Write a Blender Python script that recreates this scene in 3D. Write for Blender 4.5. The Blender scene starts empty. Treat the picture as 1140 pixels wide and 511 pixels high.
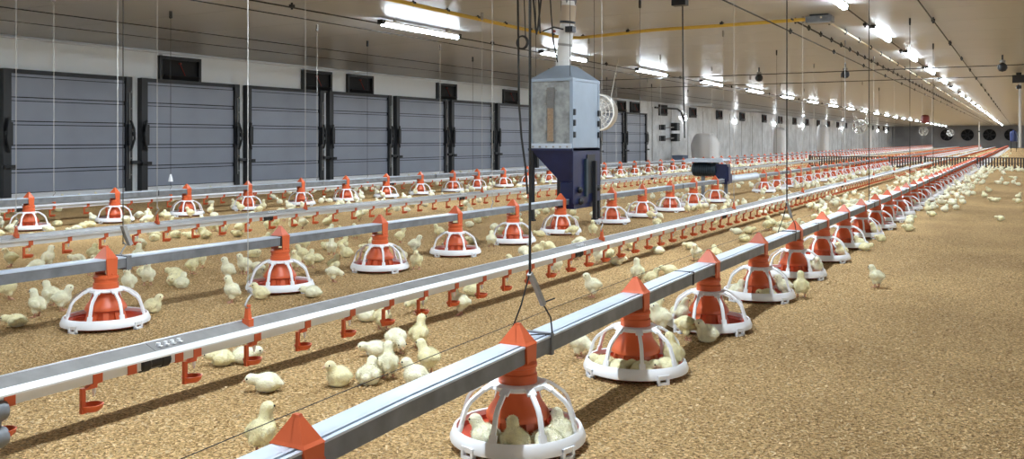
import bpy, bmesh, math, random
import numpy as np
from mathutils import Vector, Matrix, noise

random.seed(11)
rng = np.random.default_rng(5)
S = bpy.context.scene
COL = S.collection
PI = math.pi

# ------------------------------------------------------------------ camera
F, VPX, HOR, H = 1000.0, 1138.0, 156.0, 0.78      # focal length and vanishing point in pixels, camera height
TH = math.atan((VPX - 570.0) / F)
CT, ST = math.cos(TH), math.sin(TH)
cam_d = bpy.data.cameras.new('camera')
cam_d.sensor_width = 36.0
cam_d.lens = 36.0 * F / 1140.0
cam_d.shift_y = -(255.5 - HOR) / 1140.0
cam_d.clip_start, cam_d.clip_end = 0.05, 400.0
cam = bpy.data.objects.new('camera', cam_d)
cam.location = (0, 0, H)
cam.rotation_euler = (PI / 2, 0, TH)
COL.objects.link(cam)
S.camera = cam

# ------------------------------------------------------------------ world, exposure
w = bpy.data.worlds.new('world'); S.world = w; w.use_nodes = True
w.node_tree.nodes['Background'].inputs[0].default_value = (0.75, 0.83, 1.0, 1)
w.node_tree.nodes['Background'].inputs[1].default_value = 0.3
S.view_settings.view_transform = 'Standard'
S.view_settings.look = 'None'
S.view_settings.exposure = 0.2
S.view_settings.gamma = 1.0
S.view_settings.use_curve_mapping = False
LAMP_W = 54.0          # watts of one ceiling tube lamp
TUBE_E = 46.0          # brightness of its diffuser

def depth(u, X): return X * F / (CT * (VPX - u))            # X = distance to the left of the camera
def yat(u, X): return (depth(u, X) - ST * X) / CT             # metres down the house for pixel column u on the line X
def at(u, v, z=0.0):                                         # pixel -> point at height z
    d = (H - z) * F / (v - HOR)
    X = d * CT * (VPX - u) / F
    return Vector((-X, (d - ST * X) / CT, z))
def cdist(x, y): return -(-x) * 0 + (-x) * ST + y * CT        # depth from the camera

# ------------------------------------------------------------------ materials
MATS = {}
def mat(name, color, rough=0.5, metal=0.0, spec=0.5, var=0.0, vscale=8.0, bump=0.0, bscale=60.0, emit=0.0, alpha=1.0, sheen=0.0, sss=0.0, stretch=None):
    if name in MATS: return MATS[name]
    m = bpy.data.materials.new(name); m.use_nodes = True
    nt = m.node_tree; b = nt.nodes['Principled BSDF']
    b.inputs['Base Color'].default_value = (*color, 1)
    b.inputs['Roughness'].default_value = rough
    b.inputs['Metallic'].default_value = metal
    b.inputs['Specular IOR Level'].default_value = spec
    b.inputs['Alpha'].default_value = alpha
    if sheen: b.inputs['Sheen Weight'].default_value = sheen
    if sss:
        b.inputs['Subsurface Weight'].default_value = sss
        b.inputs['Subsurface Radius'].default_value = (0.01, 0.008, 0.004)
    if emit:
        b.inputs['Emission Color'].default_value = (*color, 1)
        b.inputs['Emission Strength'].default_value = emit
    if var or bump:
        tc = nt.nodes.new('ShaderNodeTexCoord')
        mp = nt.nodes.new('ShaderNodeMapping')
        nt.links.new(tc.outputs['Object'], mp.inputs[0])
        if stretch: mp.inputs['Scale'].default_value = stretch
    if var:
        n = nt.nodes.new('ShaderNodeTexNoise'); n.inputs['Scale'].default_value = vscale; n.inputs['Detail'].default_value = 5
        nt.links.new(mp.outputs[0], n.inputs['Vector'])
        r = nt.nodes.new('ShaderNodeValToRGB')
        r.color_ramp.elements[0].position = 0.3; r.color_ramp.elements[1].position = 0.7
        r.color_ramp.elements[0].color = (*[c * (1 - var) for c in color], 1)
        r.color_ramp.elements[1].color = (*[min(1, c * (1 + var)) for c in color], 1)
        nt.links.new(n.outputs['Fac'], r.inputs[0]); nt.links.new(r.outputs[0], b.inputs['Base Color'])
    if bump:
        n2 = nt.nodes.new('ShaderNodeTexNoise'); n2.inputs['Scale'].default_value = bscale; n2.inputs['Detail'].default_value = 3
        nt.links.new(mp.outputs[0], n2.inputs['Vector'])
        bp = nt.nodes.new('ShaderNodeBump'); bp.inputs['Strength'].default_value = bump; bp.inputs['Distance'].default_value = 0.01
        nt.links.new(n2.outputs['Fac'], bp.inputs['Height']); nt.links.new(bp.outputs[0], b.inputs['Normal'])
    MATS[name] = m
    return m

def litter_material():
    m = bpy.data.materials.new('wood_shavings'); m.use_nodes = True
    nt = m.node_tree; N = nt.nodes; L = nt.links; b = N['Principled BSDF']
    b.inputs['Roughness'].default_value = 0.95; b.inputs['Specular IOR Level'].default_value = 0.12
    tc = N.new('ShaderNodeTexCoord')
    mp = N.new('ShaderNodeMapping'); L.new(tc.outputs['Object'], mp.inputs[0])
    wn = N.new('ShaderNodeTexNoise'); wn.inputs['Scale'].default_value = 30; L.new(mp.outputs[0], wn.inputs['Vector'])
    mx = N.new('ShaderNodeMixRGB'); mx.inputs[0].default_value = 0.03; L.new(mp.outputs[0], mx.inputs[1]); L.new(wn.outputs['Color'], mx.inputs[2])
    vo = N.new('ShaderNodeTexVoronoi'); vo.inputs['Scale'].default_value = 150; L.new(mx.outputs[0], vo.inputs['Vector'])
    fine = N.new('ShaderNodeTexNoise'); fine.inputs['Scale'].default_value = 95; fine.inputs['Detail'].default_value = 6; fine.inputs['Roughness'].default_value = 0.75
    L.new(mp.outputs[0], fine.inputs['Vector'])
    big = N.new('ShaderNodeTexNoise'); big.inputs['Scale'].default_value = 1.3; big.inputs['Detail'].default_value = 4; L.new(mp.outputs[0], big.inputs['Vector'])
    sep = N.new('ShaderNodeSeparateColor'); L.new(vo.outputs['Color'], sep.inputs[0])
    chip = N.new('ShaderNodeValToRGB'); e = chip.color_ramp.elements
    e[0].position = 0.0; e[0].color = (0.43, 0.268, 0.115, 1)
    e[1].position = 1.0; e[1].color = (0.88, 0.63, 0.335, 1)
    k = chip.color_ramp.elements.new(0.5); k.color = (0.66, 0.435, 0.20, 1)
    L.new(sep.outputs[0], chip.inputs[0])
    fr = N.new('ShaderNodeValToRGB'); fr.color_ramp.elements[0].position = 0.36; fr.color_ramp.elements[0].color = (0.10, 0.08, 0.06, 1)
    fr.color_ramp.elements[1].position = 0.53; fr.color_ramp.elements[1].color = (1.08, 1.06, 1.02, 1)
    L.new(fine.outputs['Fac'], fr.inputs[0])
    m1 = N.new('ShaderNodeMixRGB'); m1.blend_type = 'MULTIPLY'; m1.inputs[0].default_value = 0.95; L.new(chip.outputs[0], m1.inputs[1]); L.new(fr.outputs[0], m1.inputs[2])
    br = N.new('ShaderNodeValToRGB'); br.color_ramp.elements[0].position = 0.3; br.color_ramp.elements[0].color = (0.80, 0.78, 0.76, 1)
    br.color_ramp.elements[1].position = 0.65; br.color_ramp.elements[1].color = (1.05, 1.05, 1.05, 1)
    L.new(big.outputs['Fac'], br.inputs[0])
    m2 = N.new('ShaderNodeMixRGB'); m2.blend_type = 'MULTIPLY'; m2.inputs[0].default_value = 1; L.new(m1.outputs[0], m2.inputs[1]); L.new(br.outputs[0], m2.inputs[2])
    L.new(m2.outputs[0], b.inputs['Base Color'])
    ad = N.new('ShaderNodeMath'); ad.operation = 'ADD'; L.new(fine.outputs['Fac'], ad.inputs[0]); L.new(vo.outputs['Distance'], ad.inputs[1])
    bp = N.new('ShaderNodeBump'); bp.inputs['Strength'].default_value = 0.9; bp.inputs['Distance'].default_value = 0.012
    L.new(ad.outputs[0], bp.inputs['Height']); L.new(bp.outputs[0], b.inputs['Normal'])
    return m

def wall_material():
    m = bpy.data.materials.new('white_wall_panel'); m.use_nodes = True
    nt = m.node_tree; N = nt.nodes; L = nt.links; b = N['Principled BSDF']
    b.inputs['Roughness'].default_value = 0.45
    tc = N.new('ShaderNodeTexCoord')
    sx = N.new('ShaderNodeSeparateXYZ'); L.new(tc.outputs['Object'], sx.inputs[0])
    n = N.new('ShaderNodeTexNoise'); n.inputs['Scale'].default_value = 1.6; n.inputs['Detail'].default_value = 8; n.inputs['Roughness'].default_value = 0.7
    L.new(tc.outputs['Object'], n.inputs['Vector'])
    g = N.new('ShaderNodeMapRange'); g.inputs['From Min'].default_value = 28.5; g.inputs['From Max'].default_value = 29.5    # the bare stretch beyond the doors is grimy
    L.new(sx.outputs['Y'], g.inputs['Value'])
    r = N.new('ShaderNodeValToRGB'); r.color_ramp.elements[0].position = 0.38; r.color_ramp.elements[0].color = (0.62, 0.64, 0.66, 1)
    r.color_ramp.elements[1].position = 0.6; r.color_ramp.elements[1].color = (0.86, 0.89, 0.92, 1)
    L.new(n.outputs['Fac'], r.inputs[0])
    mx = N.new('ShaderNodeMixRGB'); mx.inputs[1].default_value = (0.86, 0.91, 0.95, 1)
    L.new(g.outputs[0], mx.inputs[0]); L.new(r.outputs[0], mx.inputs[2]); L.new(mx.outputs[0], b.inputs['Base Color'])
    return m

M = dict(
    litter=litter_material(), wall=wall_material(),
    ceil=mat('ceiling_sheet', (0.43, 0.435, 0.45), 0.28, 0.0, 0.07, var=0.05, vscale=0.7),
    seam=mat('ceiling_seam', (0.30, 0.28, 0.25), 0.6),
    orange=mat('orange_plastic', (0.64, 0.115, 0.035), 0.40, 0, 0.5),
    red=mat('red_plastic', (0.50, 0.058, 0.02), 0.42, 0, 0.45),
    white=mat('white_plastic', (0.86, 0.87, 0.90), 0.35),
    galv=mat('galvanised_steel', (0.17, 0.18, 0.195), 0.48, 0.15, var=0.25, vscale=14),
    galv_top=mat('bright_lamplit_galvanised_steel', (0.56, 0.63, 0.73), 0.38, 0.2, var=0.07, vscale=10),  # paler steel; on the feed pipe tops the lamps' reflection is put into this colour
    alu=mat('aluminium', (0.78, 0.80, 0.83), 0.32, 0.4),
    alu_dull=mat('dull_aluminium', (0.33, 0.32, 0.31), 0.5, 0.2, var=0.1, vscale=20),
    channel=mat('dull_channel', (0.20, 0.195, 0.19), 0.55, 0.1, var=0.12, vscale=20),
    pvc=mat('white_water_pipe', (0.72, 0.72, 0.70), 0.4),
    black=mat('black_steel', (0.012, 0.014, 0.018), 0.45),
    rubber=mat('black_rubber', (0.015, 0.015, 0.016), 0.6),
    dark=mat('dark_opening', (0.008, 0.009, 0.011), 0.7),
    panel=mat('blue_grey_panel', (0.30, 0.335, 0.415), 0.38, 0, 0.45, var=0.06, vscale=2.0, bump=0.05, bscale=90),
    hop=mat('hopper_zinc', (0.30, 0.32, 0.325), 0.42, 0.2, var=0.35, vscale=16),
    hop_side=mat('hopper_side_sheet', (0.30, 0.37, 0.46), 0.38, 0.15, var=0.06, vscale=6),
    navy=mat('navy_paint', (0.010, 0.016, 0.065), 0.35, 0, 0.5, var=0.15, vscale=8),
    motor=mat('motor_paint', (0.014, 0.03, 0.045), 0.45),
    feed=mat('feed_meal', (0.42, 0.27, 0.15), 0.9, var=0.2, vscale=60),
    window=mat('clear_window', (0.3, 0.32, 0.33), 0.1, 0, 0.5, alpha=0.12),
    yellow=mat('yellow_conduit', (0.62, 0.40, 0.06), 0.5),
    cord=mat('black_cord', (0.02, 0.02, 0.02), 0.7),
    wcord=mat('white_cord', (0.52, 0.51, 0.49), 0.6),
    chute=mat('white_chute', (0.72, 0.72, 0.71), 0.45, var=0.08, vscale=9),
    bag=mat('white_woven_bag', (0.90, 0.90, 0.91), 0.7, bump=0.25, bscale=12),
    fan=mat('fan_grey', (0.60, 0.58, 0.54), 0.5),
    tube=mat('lamp_diffuser', (0.81, 0.915, 1.0), 0.4, emit=TUBE_E),
    wlamp=mat('bulkhead_lamp_glass', (0.92, 0.96, 1.0), 0.4, emit=55.0),
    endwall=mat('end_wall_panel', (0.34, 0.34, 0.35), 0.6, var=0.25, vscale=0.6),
    fence=mat('fence_brown', (0.06, 0.042, 0.035), 0.7),
    blue=mat('blue_plastic', (0.012, 0.022, 0.09), 0.4),
    paint_red=mat('red_paint', (0.22, 0.025, 0.018), 0.5),
    fluff=mat('yellow_down', (0.90, 0.82, 0.52), 0.9, 0, 0.1, var=0.14, vscale=45, bump=0.5, bscale=260, sheen=0.35, sss=0.12),
    fluff_pale=mat('pale_down', (0.92, 0.88, 0.66), 0.9, 0, 0.1, var=0.10, vscale=45, bump=0.5, bscale=260, sheen=0.35, sss=0.12),
    leg=mat('chick_leg', (0.62, 0.33, 0.22), 0.6),
    beak=mat('chick_beak', (0.62, 0.38, 0.22), 0.5),
    eye=mat('chick_eye', (0.006, 0.005, 0.005), 0.15),
    flake=mat('shaving_flake', (0.62, 0.45, 0.25), 0.9, 0, 0.1, var=0.45, vscale=60),
)

# ------------------------------------------------------------------ mesh builder
class MB:
    def __init__(s): s.v, s.f, s.m = [], [], []
    def add(s, vs, fs, mi=0):
        o = len(s.v); s.v += [tuple(p) for p in vs]
        for q in fs: s.f.append(tuple(i + o for i in q)); s.m.append(mi)
        return s
    def box(s, x0, x1, y0, y1, z0, z1, mi=0):
        return s.add([(x0,y0,z0),(x1,y0,z0),(x1,y1,z0),(x0,y1,z0),(x0,y0,z1),(x1,y0,z1),(x1,y1,z1),(x0,y1,z1)],
                     [(0,3,2,1),(4,5,6,7),(0,1,5,4),(1,2,6,5),(2,3,7,6),(3,0,4,7)], mi)
    def frustum(s, a, b, mi=0):      # two rectangles (x0,x1,y0,y1,z), bottom and top
        vs = []
        for (x0,x1,y0,y1,z) in (a, b): vs += [(x0,y0,z),(x1,y0,z),(x1,y1,z),(x0,y1,z)]
        return s.add(vs, [(0,3,2,1),(4,5,6,7),(0,1,5,4),(1,2,6,5),(2,3,7,6),(3,0,4,7)], mi)
    def lathe(s, prof, n=24, mi=0, close=False, axis='z', c=(0,0,0), arc=None):
        vs, fs = [], []; k = len(prof)
        for i in range(n):
            a = 2*PI*i/n; ca, sa = math.cos(a), math.sin(a)
            for (r, z) in prof:
                if axis == 'z': p = (r*ca, r*sa, z)
                elif axis == 'y': p = (r*ca, z, -r*sa)
                else: p = (z, r*ca, r*sa)
                vs.append((p[0]+c[0], p[1]+c[1], p[2]+c[2]))
        for i in range(n):
            j = (i+1) % n
            for q in range(k-1 if not close else k):
                q2 = (q+1) % k
                fs.append((i*k+q, j*k+q, j*k+q2, i*k+q2))
        return s.add(vs, fs, mi)
    def tube(s, pts, r, n=6, mi=0, rs=None, cap=True):
        pts = [Vector(p) for p in pts]; vs, fs = [], []; prev = None
        for i, p in enumerate(pts):
            t = (pts[min(i+1, len(pts)-1)] - pts[max(i-1, 0)])
            t = t.normalized() if t.length > 1e-9 else Vector((0,0,1))
            up = prev if prev is not None else (Vector((0,0,1)) if abs(t.z) < 0.9 else Vector((1,0,0)))
            a = up - t*up.dot(t)
            if a.length < 1e-6: a = Vector((1,0,0)) - t*t.x
            a.normalize(); b = t.cross(a); prev = a
            rr = rs[i] if rs else r
            for q in range(n):
                an = 2*PI*(q+0.5)/n
                vs.append(p + (a*math.cos(an) + b*math.sin(an))*rr)
        for i in range(len(pts)-1):
            for q in range(n):
                q2 = (q+1) % n
                fs.append((i*n+q, i*n+q2, (i+1)*n+q2, (i+1)*n+q))
        if cap:
            fs.append(tuple(range(n-1, -1, -1))); fs.append(tuple((len(pts)-1)*n+q for q in range(n)))
        return s.add(vs, fs, mi)
    def strip(s, pts, side, wid, th, mi=0):     # flat bar following pts, width along `side`, thickness across
        pts = [Vector(p) for p in pts]; side = Vector(side).normalized(); vs, fs = [], []
        for i, p in enumerate(pts):
            t = (pts[min(i+1, len(pts)-1)] - pts[max(i-1, 0)]).normalized()
            nrm = t.cross(side).normalized()
            for (a, b) in ((-1,-1),(1,-1),(1,1),(-1,1)):
                vs.append(p + side*(wid/2*a) + nrm*(th/2*b))
        for i in range(len(pts)-1):
            for q in range(4):
                q2 = (q+1) % 4
                fs.append((i*4+q, i*4+q2, (i+1)*4+q2, (i+1)*4+q))
        fs.append((3,2,1,0)); k = (len(pts)-1)*4; fs.append((k,k+1,k+2,k+3))
        return s.add(vs, fs, mi)
    def extrude_y(s, poly, ys, off=None, mi=0):  # polygon in x,z swept along y; off(y) -> dz
        vs, fs = [], []; n = len(poly)
        for y in ys:
            dz = off(y) if off else 0
            for (x, z) in poly: vs.append((x, y, z+dz))
        for i in range(len(ys)-1):
            for q in range(n):
                q2 = (q+1) % n
                fs.append((i*n+q2, i*n+q, (i+1)*n+q, (i+1)*n+q2))
        fs.append(tuple(range(n))); fs.append(tuple((len(ys)-1)*n+q for q in range(n-1, -1, -1)))
        return s.add(vs, fs, mi)
    def mesh(s, name, mats, smooth=True, ang=35):
        me = bpy.data.meshes.new(name); me.from_pydata(s.v, [], s.f)
        if not isinstance(mats, (list, tuple)): mats = [mats]
        for m in mats: me.materials.append(m)
        me.polygons.foreach_set('material_index', s.m)
        bm = bmesh.new(); bm.from_mesh(me); bmesh.ops.recalc_face_normals(bm, faces=bm.faces); bm.to_mesh(me); bm.free()
        if smooth:
            me.polygons.foreach_set('use_smooth', [True]*len(me.polygons))
            me.set_sharp_from_angle(angle=math.radians(ang))
        me.update()
        return me

def link(name, data, parent=None, loc=(0,0,0), rz=0.0, sc=None):
    o = bpy.data.objects.new(name, data); COL.objects.link(o)
    o.location = loc
    if rz: o.rotation_euler = (0, 0, rz)
    if sc is not None: o.scale = (sc, sc, sc) if not isinstance(sc, (tuple, list)) else sc
    if parent: o.parent = parent
    return o
def tag(o, label, cat, group=None, kind=None):
    o['label'] = label
    if cat: o['category'] = cat
    if group: o['group'] = group
    if kind: o['kind'] = kind
    return o
def part(name, mb, m, parent, loc=(0,0,0), rz=0.0, smooth=True):
    return link(name, mb.mesh(name, m, smooth), parent, loc, rz)
ORD = ['first','second','third','fourth','fifth','sixth','seventh','eighth','ninth','tenth','eleventh','twelfth','thirteenth','fourteenth','fifteenth','sixteenth','seventeenth','eighteenth','nineteenth','twentieth']
def struct(o, label=None):
    o['kind'] = 'structure'
    if label: o['label'] = label
    return o

# ------------------------------------------------------------------ layout
XW, ZC, YEND, YBACK, XR = 11.8, 2.192, 101.0, -5.0, 8.6
XA, XB, XD = 1.13, 3.35, 7.5          # feeder lines (distance left of the camera)
X1, X2, X3 = 2.18, 5.2, 8.1           # drinker lines
LINE_END = 95.0

# ------------------------------------------------------------------ the building
mb = MB(); mb.box(-XW, XR, YBACK, YEND, -0.1, 0.0)
fl = link('floor', mb.mesh('floor', M['litter'], False)); struct(fl, 'golden tan wood shavings litter covering the whole barn floor')
mb = MB(); mb.box(-XW-0.15, -XW, YBACK, YEND, 0, ZC)
wl = link('wall_left', mb.mesh('wall_left', M['wall'], False)); struct(wl, 'white insulated side wall with doors and small inlets')
mb = MB(); mb.box(XR, XR+0.15, YBACK, YEND, 0, ZC)
struct(link('wall_right', mb.mesh('wall_right', M['wall'], False)), 'white side wall on the right of the barn')
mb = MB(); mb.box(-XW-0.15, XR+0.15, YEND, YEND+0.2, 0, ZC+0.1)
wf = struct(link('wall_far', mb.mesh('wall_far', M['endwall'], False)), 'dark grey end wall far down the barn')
mb = MB(); mb.box(-XW-0.15, XR+0.15, YBACK-0.2, YBACK, 0, ZC+0.1)
struct(link('wall_near', mb.mesh('wall_near', M['wall'], False)), 'white end wall behind the viewer')
mb = MB(); mb.box(-XW-0.15, XR+0.15, YBACK, YEND, ZC+0.03, ZC+0.12)
ce = struct(link('ceiling', mb.mesh('ceiling', M['seam'], False)), 'flat glossy beige sheet ceiling of cross panels')
PW = 1.2
mb = MB(); mb.box(-XW, XR, 0.004, PW-0.004, ZC, ZC+0.034)
pm = mb.mesh('panel', M['ceil'], False)
for i in range(int((YEND-YBACK)/PW)+1):
    y = YBACK + i*PW
    if y + PW <= YEND + 0.9: link('panel', pm, ce, (0, min(y, YEND-PW), 0))
# long pipe in the corner of wall and ceiling
mb = MB(); mb.tube([(-XW+0.03, YBACK, ZC-0.035), (-XW+0.03, YEND, ZC-0.035)], 0.017, 8)
struct(link('trim_1', mb.mesh('trim_1', M['alu'])), 'thin pale pipe along the top edge of the left wall')
# wall sheets beyond the doors (joints show as thin vertical lines)
mb = MB(); mb.box(0, 0.012, 0.01, 1.99, 0.02, 1.98)
sm = mb.mesh('wall_sheet', M['wall'], False)
mb2 = MB(); mb2.box(0, 0.01, 0, 0.02, 0, 2.0)
for i in range(35):
    y = 29.2 + 2.0*i
    if y < YEND - 1: part('joint_strip', MB().box(-XW, -XW+0.01, y, y+0.03, 0.0, 2.0), M['alu_dull'], wl, smooth=False)

# ------------------------------------------------------------------ shutter doors along the left wall
DW, DP, DZ0, DZ1 = 1.98, 2.145, 0.01, 1.735
d0 = yat(153, XW)
def door_meshes():
    D = {}
    t = 0.09
    D['jamb'] = MB().box(0, 0.10, 0, t+0.02, DZ0, DZ1).mesh('jamb', M['black'], False)
    D['head'] = MB().box(0, 0.08, t, DW-t, DZ1-0.055, DZ1).mesh('head', M['black'], False)
    D['sill'] = MB().box(0, 0.07, t, DW-t, DZ0, DZ0+0.05).mesh('sill', M['alu'], False)
    ph = (DZ1-0.055-DZ0-0.05)/5
    m = MB()
    m.box(0.0,0.05,t+0.022,DW-t-0.022,0.010,ph-0.052)
    m.box(0.0, 0.036, t+0.022, DW-t-0.022, ph-0.040, ph-0.004)
    D['panel'] = m.mesh('panel', M['panel'], False); D['ph'] = ph
    D['backing'] = MB().box(0.0, 0.03, t+0.02, DW-t-0.02, DZ0+0.04, DZ1-0.05).mesh('backing', M['dark'], False)
    m = MB(); m.box(0.09,0.16,-0.03,0.05,0.42,0.47); m.box(0.10,0.15,-0.09,-0.02,0.425,0.465); m.lathe([(0.0,-0.10),(0.028,-0.09),(0.028,-0.05),(0.0,-0.04)],8,axis='y',c=(0.125,-0.02,0.445))
    D['latch'] = m.mesh('latch', M['black'])
    m = MB(); m.box(0.08,0.14,-0.005,0.06,0.70,1.02); m.tube([(0.13,0.02,1.08),(0.15,-0.02,0.95),(0.15,-0.03,0.80),(0.13,0.02,0.62)],0.018,6); m.box(0.1,0.16,-0.04,0.0,0.84,0.90)
    D['hinge_arm'] = m.mesh('hinge_arm', M['black'])
    m = MB(); m.box(0.1,0.112,0.03,0.042,0.2,1.5)
    for k in range(6): m.box(0.1,0.12,0.05,0.065,0.25+k*0.25,0.265+k*0.25)
    D['bolt_strip'] = m.mesh('bolt_strip', M['alu_dull'], False)
    return D
DM = door_meshes()
for k in range(11):
    y = d0 + (k-1)*DP
    e = link('door_%d' % (k+1), None, None, (-XW, y, 0))
    struct(e, '%s blue grey sectional shutter door from the left, black frame' % ORD[k])
    link('backing', DM['backing'], e)
    link('jamb', DM['jamb'], e); link('jamb', DM['jamb'], e, (0, DW-0.11, 0))
    link('head', DM['head'], e); link('sill', DM['sill'], e)
    for q in range(5): link('panel', DM['panel'], e, (0.012, 0, DZ0+0.05+q*DM['ph']))
    link('latch', DM['latch'], e, (0, DW+0.0, 0), 0, (1,-1,1)); link('hinge_arm', DM['hinge_arm'], e, (0, DW-0.03, 0), 0, (1,-1,1))
    link('latch', DM['latch'], e, (0, 0.09, -0.02)); link('hinge_arm', DM['hinge_arm'], e, (0, 0.05, 0))
    link('bolt_strip', DM['bolt_strip'], e, (0, DW-0.09, 0))
    part('sill_ledge', MB().box(0.0,0.12,-0.02,DW+0.02,0.0,0.012), M['alu'], e, smooth=False)

# ------------------------------------------------------------------ small wall inlets above the doors
IW, IZ0, IZ1 = 0.82, 1.70, 2.11
im = {}
im['frame'] = (MB().box(0,0.06,0,0.05,IZ0,IZ1).box(0,0.06,IW-0.05,IW,IZ0,IZ1).box(0,0.06,0.05,IW-0.05,IZ1-0.05,IZ1).box(0,0.06,0.05,IW-0.05,IZ0,IZ0+0.04)).mesh('frame', M['black'], False)
im['opening'] = MB().box(0,0.012,0.05,IW-0.05,IZ0+0.04,IZ1-0.05).mesh('opening', M['dark'], False)
im['flap'] = MB().add([(0.02,0.06,IZ0+0.045),(0.02,IW-0.06,IZ0+0.045),(0.10,IW-0.06,IZ0+0.11),(0.10,0.06,IZ0+0.11),(0.03,0.06,IZ0+0.035),(0.03,IW-0.06,IZ0+0.035),(0.11,IW-0.06,IZ0+0.10),(0.11,0.06,IZ0+0.10)],
                      [(0,1,2,3),(7,6,5,4),(0,4,5,1),(1,5,6,2),(2,6,7,3),(3,7,4,0)]).mesh('flap', M['black'], False)
im['pull_cord'] = MB().tube([(0.03,IW*0.5,IZ1-0.10),(0.10,IW*0.56,IZ0+0.11)],0.008,5).lathe([(0,0),(0.025,0.005),(0.025,0.03),(0,0.035)],8,c=(0.035,IW*0.5,IZ1-0.12)).mesh('pull_cord', M['paint_red'])
im['hood'] = MB().box(0,0.05,0.06,IW+0.03,IZ1,IZ1+0.018).mesh('hood', M['alu'], False)
inl = [(175,None),(335,None),(385,None),(485,None),(559,None),(604,None),(685,None),(701,None),(733,None),(767,None),(797,None),(823,None),(848,None)]
ys = [yat(u, XW) for u, _ in inl]
while ys[-1] < 95: ys.append(ys[-1] + 3.6)
for k, y in enumerate(ys):
    e = link('wall_inlet', None, None, (-XW, y, 0))
    far = k >= 8
    lab = ('%s small black air inlet from the left, high on the white wall' % ORD[k]) if not far else 'small black air inlet in the row along the bare far wall'
    if far and k == 8: lab = 'small black air inlet just past the last door, above two winch motors'
    tag(e, lab, 'air inlet', 'air inlets along the left wall')
    for n in ('opening','frame','flap','pull_cord','hood'): link(n, im[n], e)

# ------------------------------------------------------------------ lamps on the bare stretch of the side wall
wl_h = MB().lathe([(0,0),(0.11,0),(0.12,0.02),(0.11,0.05),(0.10,0.055)],16,axis='x').mesh('housing', M['white'])
wl_g = MB().lathe([(0.10,0.05),(0.095,0.085),(0.06,0.11),(0,0.12)],16,axis='x').mesh('glass', M['wlamp'])
wy = [yat(u, XW) for u in (761, 817.5, 861, 893, 919)]
while wy[-1] < 92: wy.append(wy[-1]+6.3)
for k, y in enumerate(wy):
    e = link('wall_lamp', None, None, (-XW, y, 1.66))
    tag(e, ('%s round glowing lamp on the bare side wall beyond the doors' % ORD[k]) if k < 6 else 'tiny distant glowing lamp far down the side wall', 'lamp', 'round lamps along the bare side wall')
    link('housing', wl_h, e); link('glass', wl_g, e)

# ------------------------------------------------------------------ ceiling tube lamps
LL = 1.6
lm = {}
lm['housing'] = MB().box(-0.035,0.035,-LL/2,LL/2,0.025,0.05).mesh('housing', M['white'], False)
lm['diffuser'] = MB().extrude_y([(-0.03,0.026),(-0.03,0.004),(-0.022,-0.012),(0.0,-0.018),(0.022,-0.012),(0.03,0.004),(0.03,0.026)],[-LL/2+0.02,LL/2-0.02]).mesh('diffuser', M['tube'])
lm['end_cap'] = MB().box(-0.036,0.036,-0.03,0.03,-0.002,0.052).mesh('end_cap', M['black'], False)
lm['bracket'] = MB().box(-0.012,0.012,-0.02,0.02,0.05,0.12).mesh('bracket', M['alu_dull'], False)
ld = bpy.data.lights.new('tube_light', 'AREA'); ld.shape = 'RECTANGLE'; ld.size = 0.06; ld.size_y = LL-0.1; ld.energy = LAMP_W; ld.color = (0.81, 0.915, 1.0)
def lamp(X, y, z, label, group):
    e = link('tube_lamp', None, None, (X, y, z)); tag(e, label, 'ceiling lamp', group)
    link('housing', lm['housing'], e); link('diffuser', lm['diffuser'], e)
    link('end_cap', lm['end_cap'], e, (0,-LL/2,0)); link('end_cap', lm['end_cap'], e, (0,LL/2,0))
    for s in (-0.55, 0.55): link('bracket', lm['bracket'], e, (0, s, ZC-z-0.12))
    link('tube_light', ld, e, (0,0,-0.022))
XL1, XL2, XL3 = 6.37, 1.6, -6.6
y1 = yat(470, XL1); k = 0; y = y1 - 2*3.92
n1 = 0
while y < 97:
    n = n1 - 2
    if n < 0: lab = 'white tube lamp of the left ceiling row, %s outside the view' % ('just' if n == -1 else 'furthest')
    elif n < 8: lab = '%s bright white tube lamp in the ceiling row nearest the doors' % ORD[n]
    else: lab = 'tiny distant tube lamp in the far stretch of the ceiling row near the doors'
    lamp(-XL1, y, 2.105, lab, 'tube lamps of the left ceiling row'); n1 += 1; y += 3.92
LP2 = 3.55
y2 = yat(981, XL2); y = y2 - 4*LP2; n1 = 0
while y < 97:
    n = n1 - 3
    if n < 0: lab = 'white tube lamp overhead in the right ceiling row, outside the view'
    elif n < 9: lab = '%s bright white tube lamp in the right ceiling row above the nearest feeders' % ORD[n]
    else: lab = 'tiny distant tube lamp at the end of the right ceiling row'
    lamp(-XL2, y, 2.15, lab, 'tube lamps of the right ceiling row'); n1 += 1; y += LP2
y = y2 - 4*LP2
while y < 97:
    lamp(-XL3, y, 2.15, 'white tube lamp of the ceiling row by the right wall, outside the view', 'tube lamps by the right wall'); y += LP2

# ------------------------------------------------------------------ cables and conduits under the ceiling
clip_m = MB().box(-0.03,0.03,-0.035,0.035,-0.015,0.03).box(-0.012,0.012,-0.012,0.012,0.03,0.06).lathe([(0,-0.05),(0.018,-0.045),(0.018,-0.02),(0,-0.015)],8,axis='z').mesh('clip', M['black'])
def ceiling_run(name, pts, r, m, clips, label, cat, z=None):
    mb = MB(); mb.tube(pts, r, 6)
    o = link(name, mb.mesh(name, m)); tag(o, label, cat)
    for c in clips: link('clip', clip_m, o, c, 0, 0.65)
    return o
def ring_clips(X, z, ys): return [(-X, y, z) for y in ys]
fr = lambda a, b, s: [a + s*i for i in range(int((b-a)/s)+1)]
zl = 2.11
ceiling_run('lamp_cable', [(-XL1, -4, zl), (-XL1, 96, zl)], 0.008, M['rubber'], ring_clips(XL1, zl+0.01, [yat(325,XL1)+1.96*i for i in range(30)]), 'black cable linking the tube lamps of the left ceiling row', 'cable')
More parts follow.
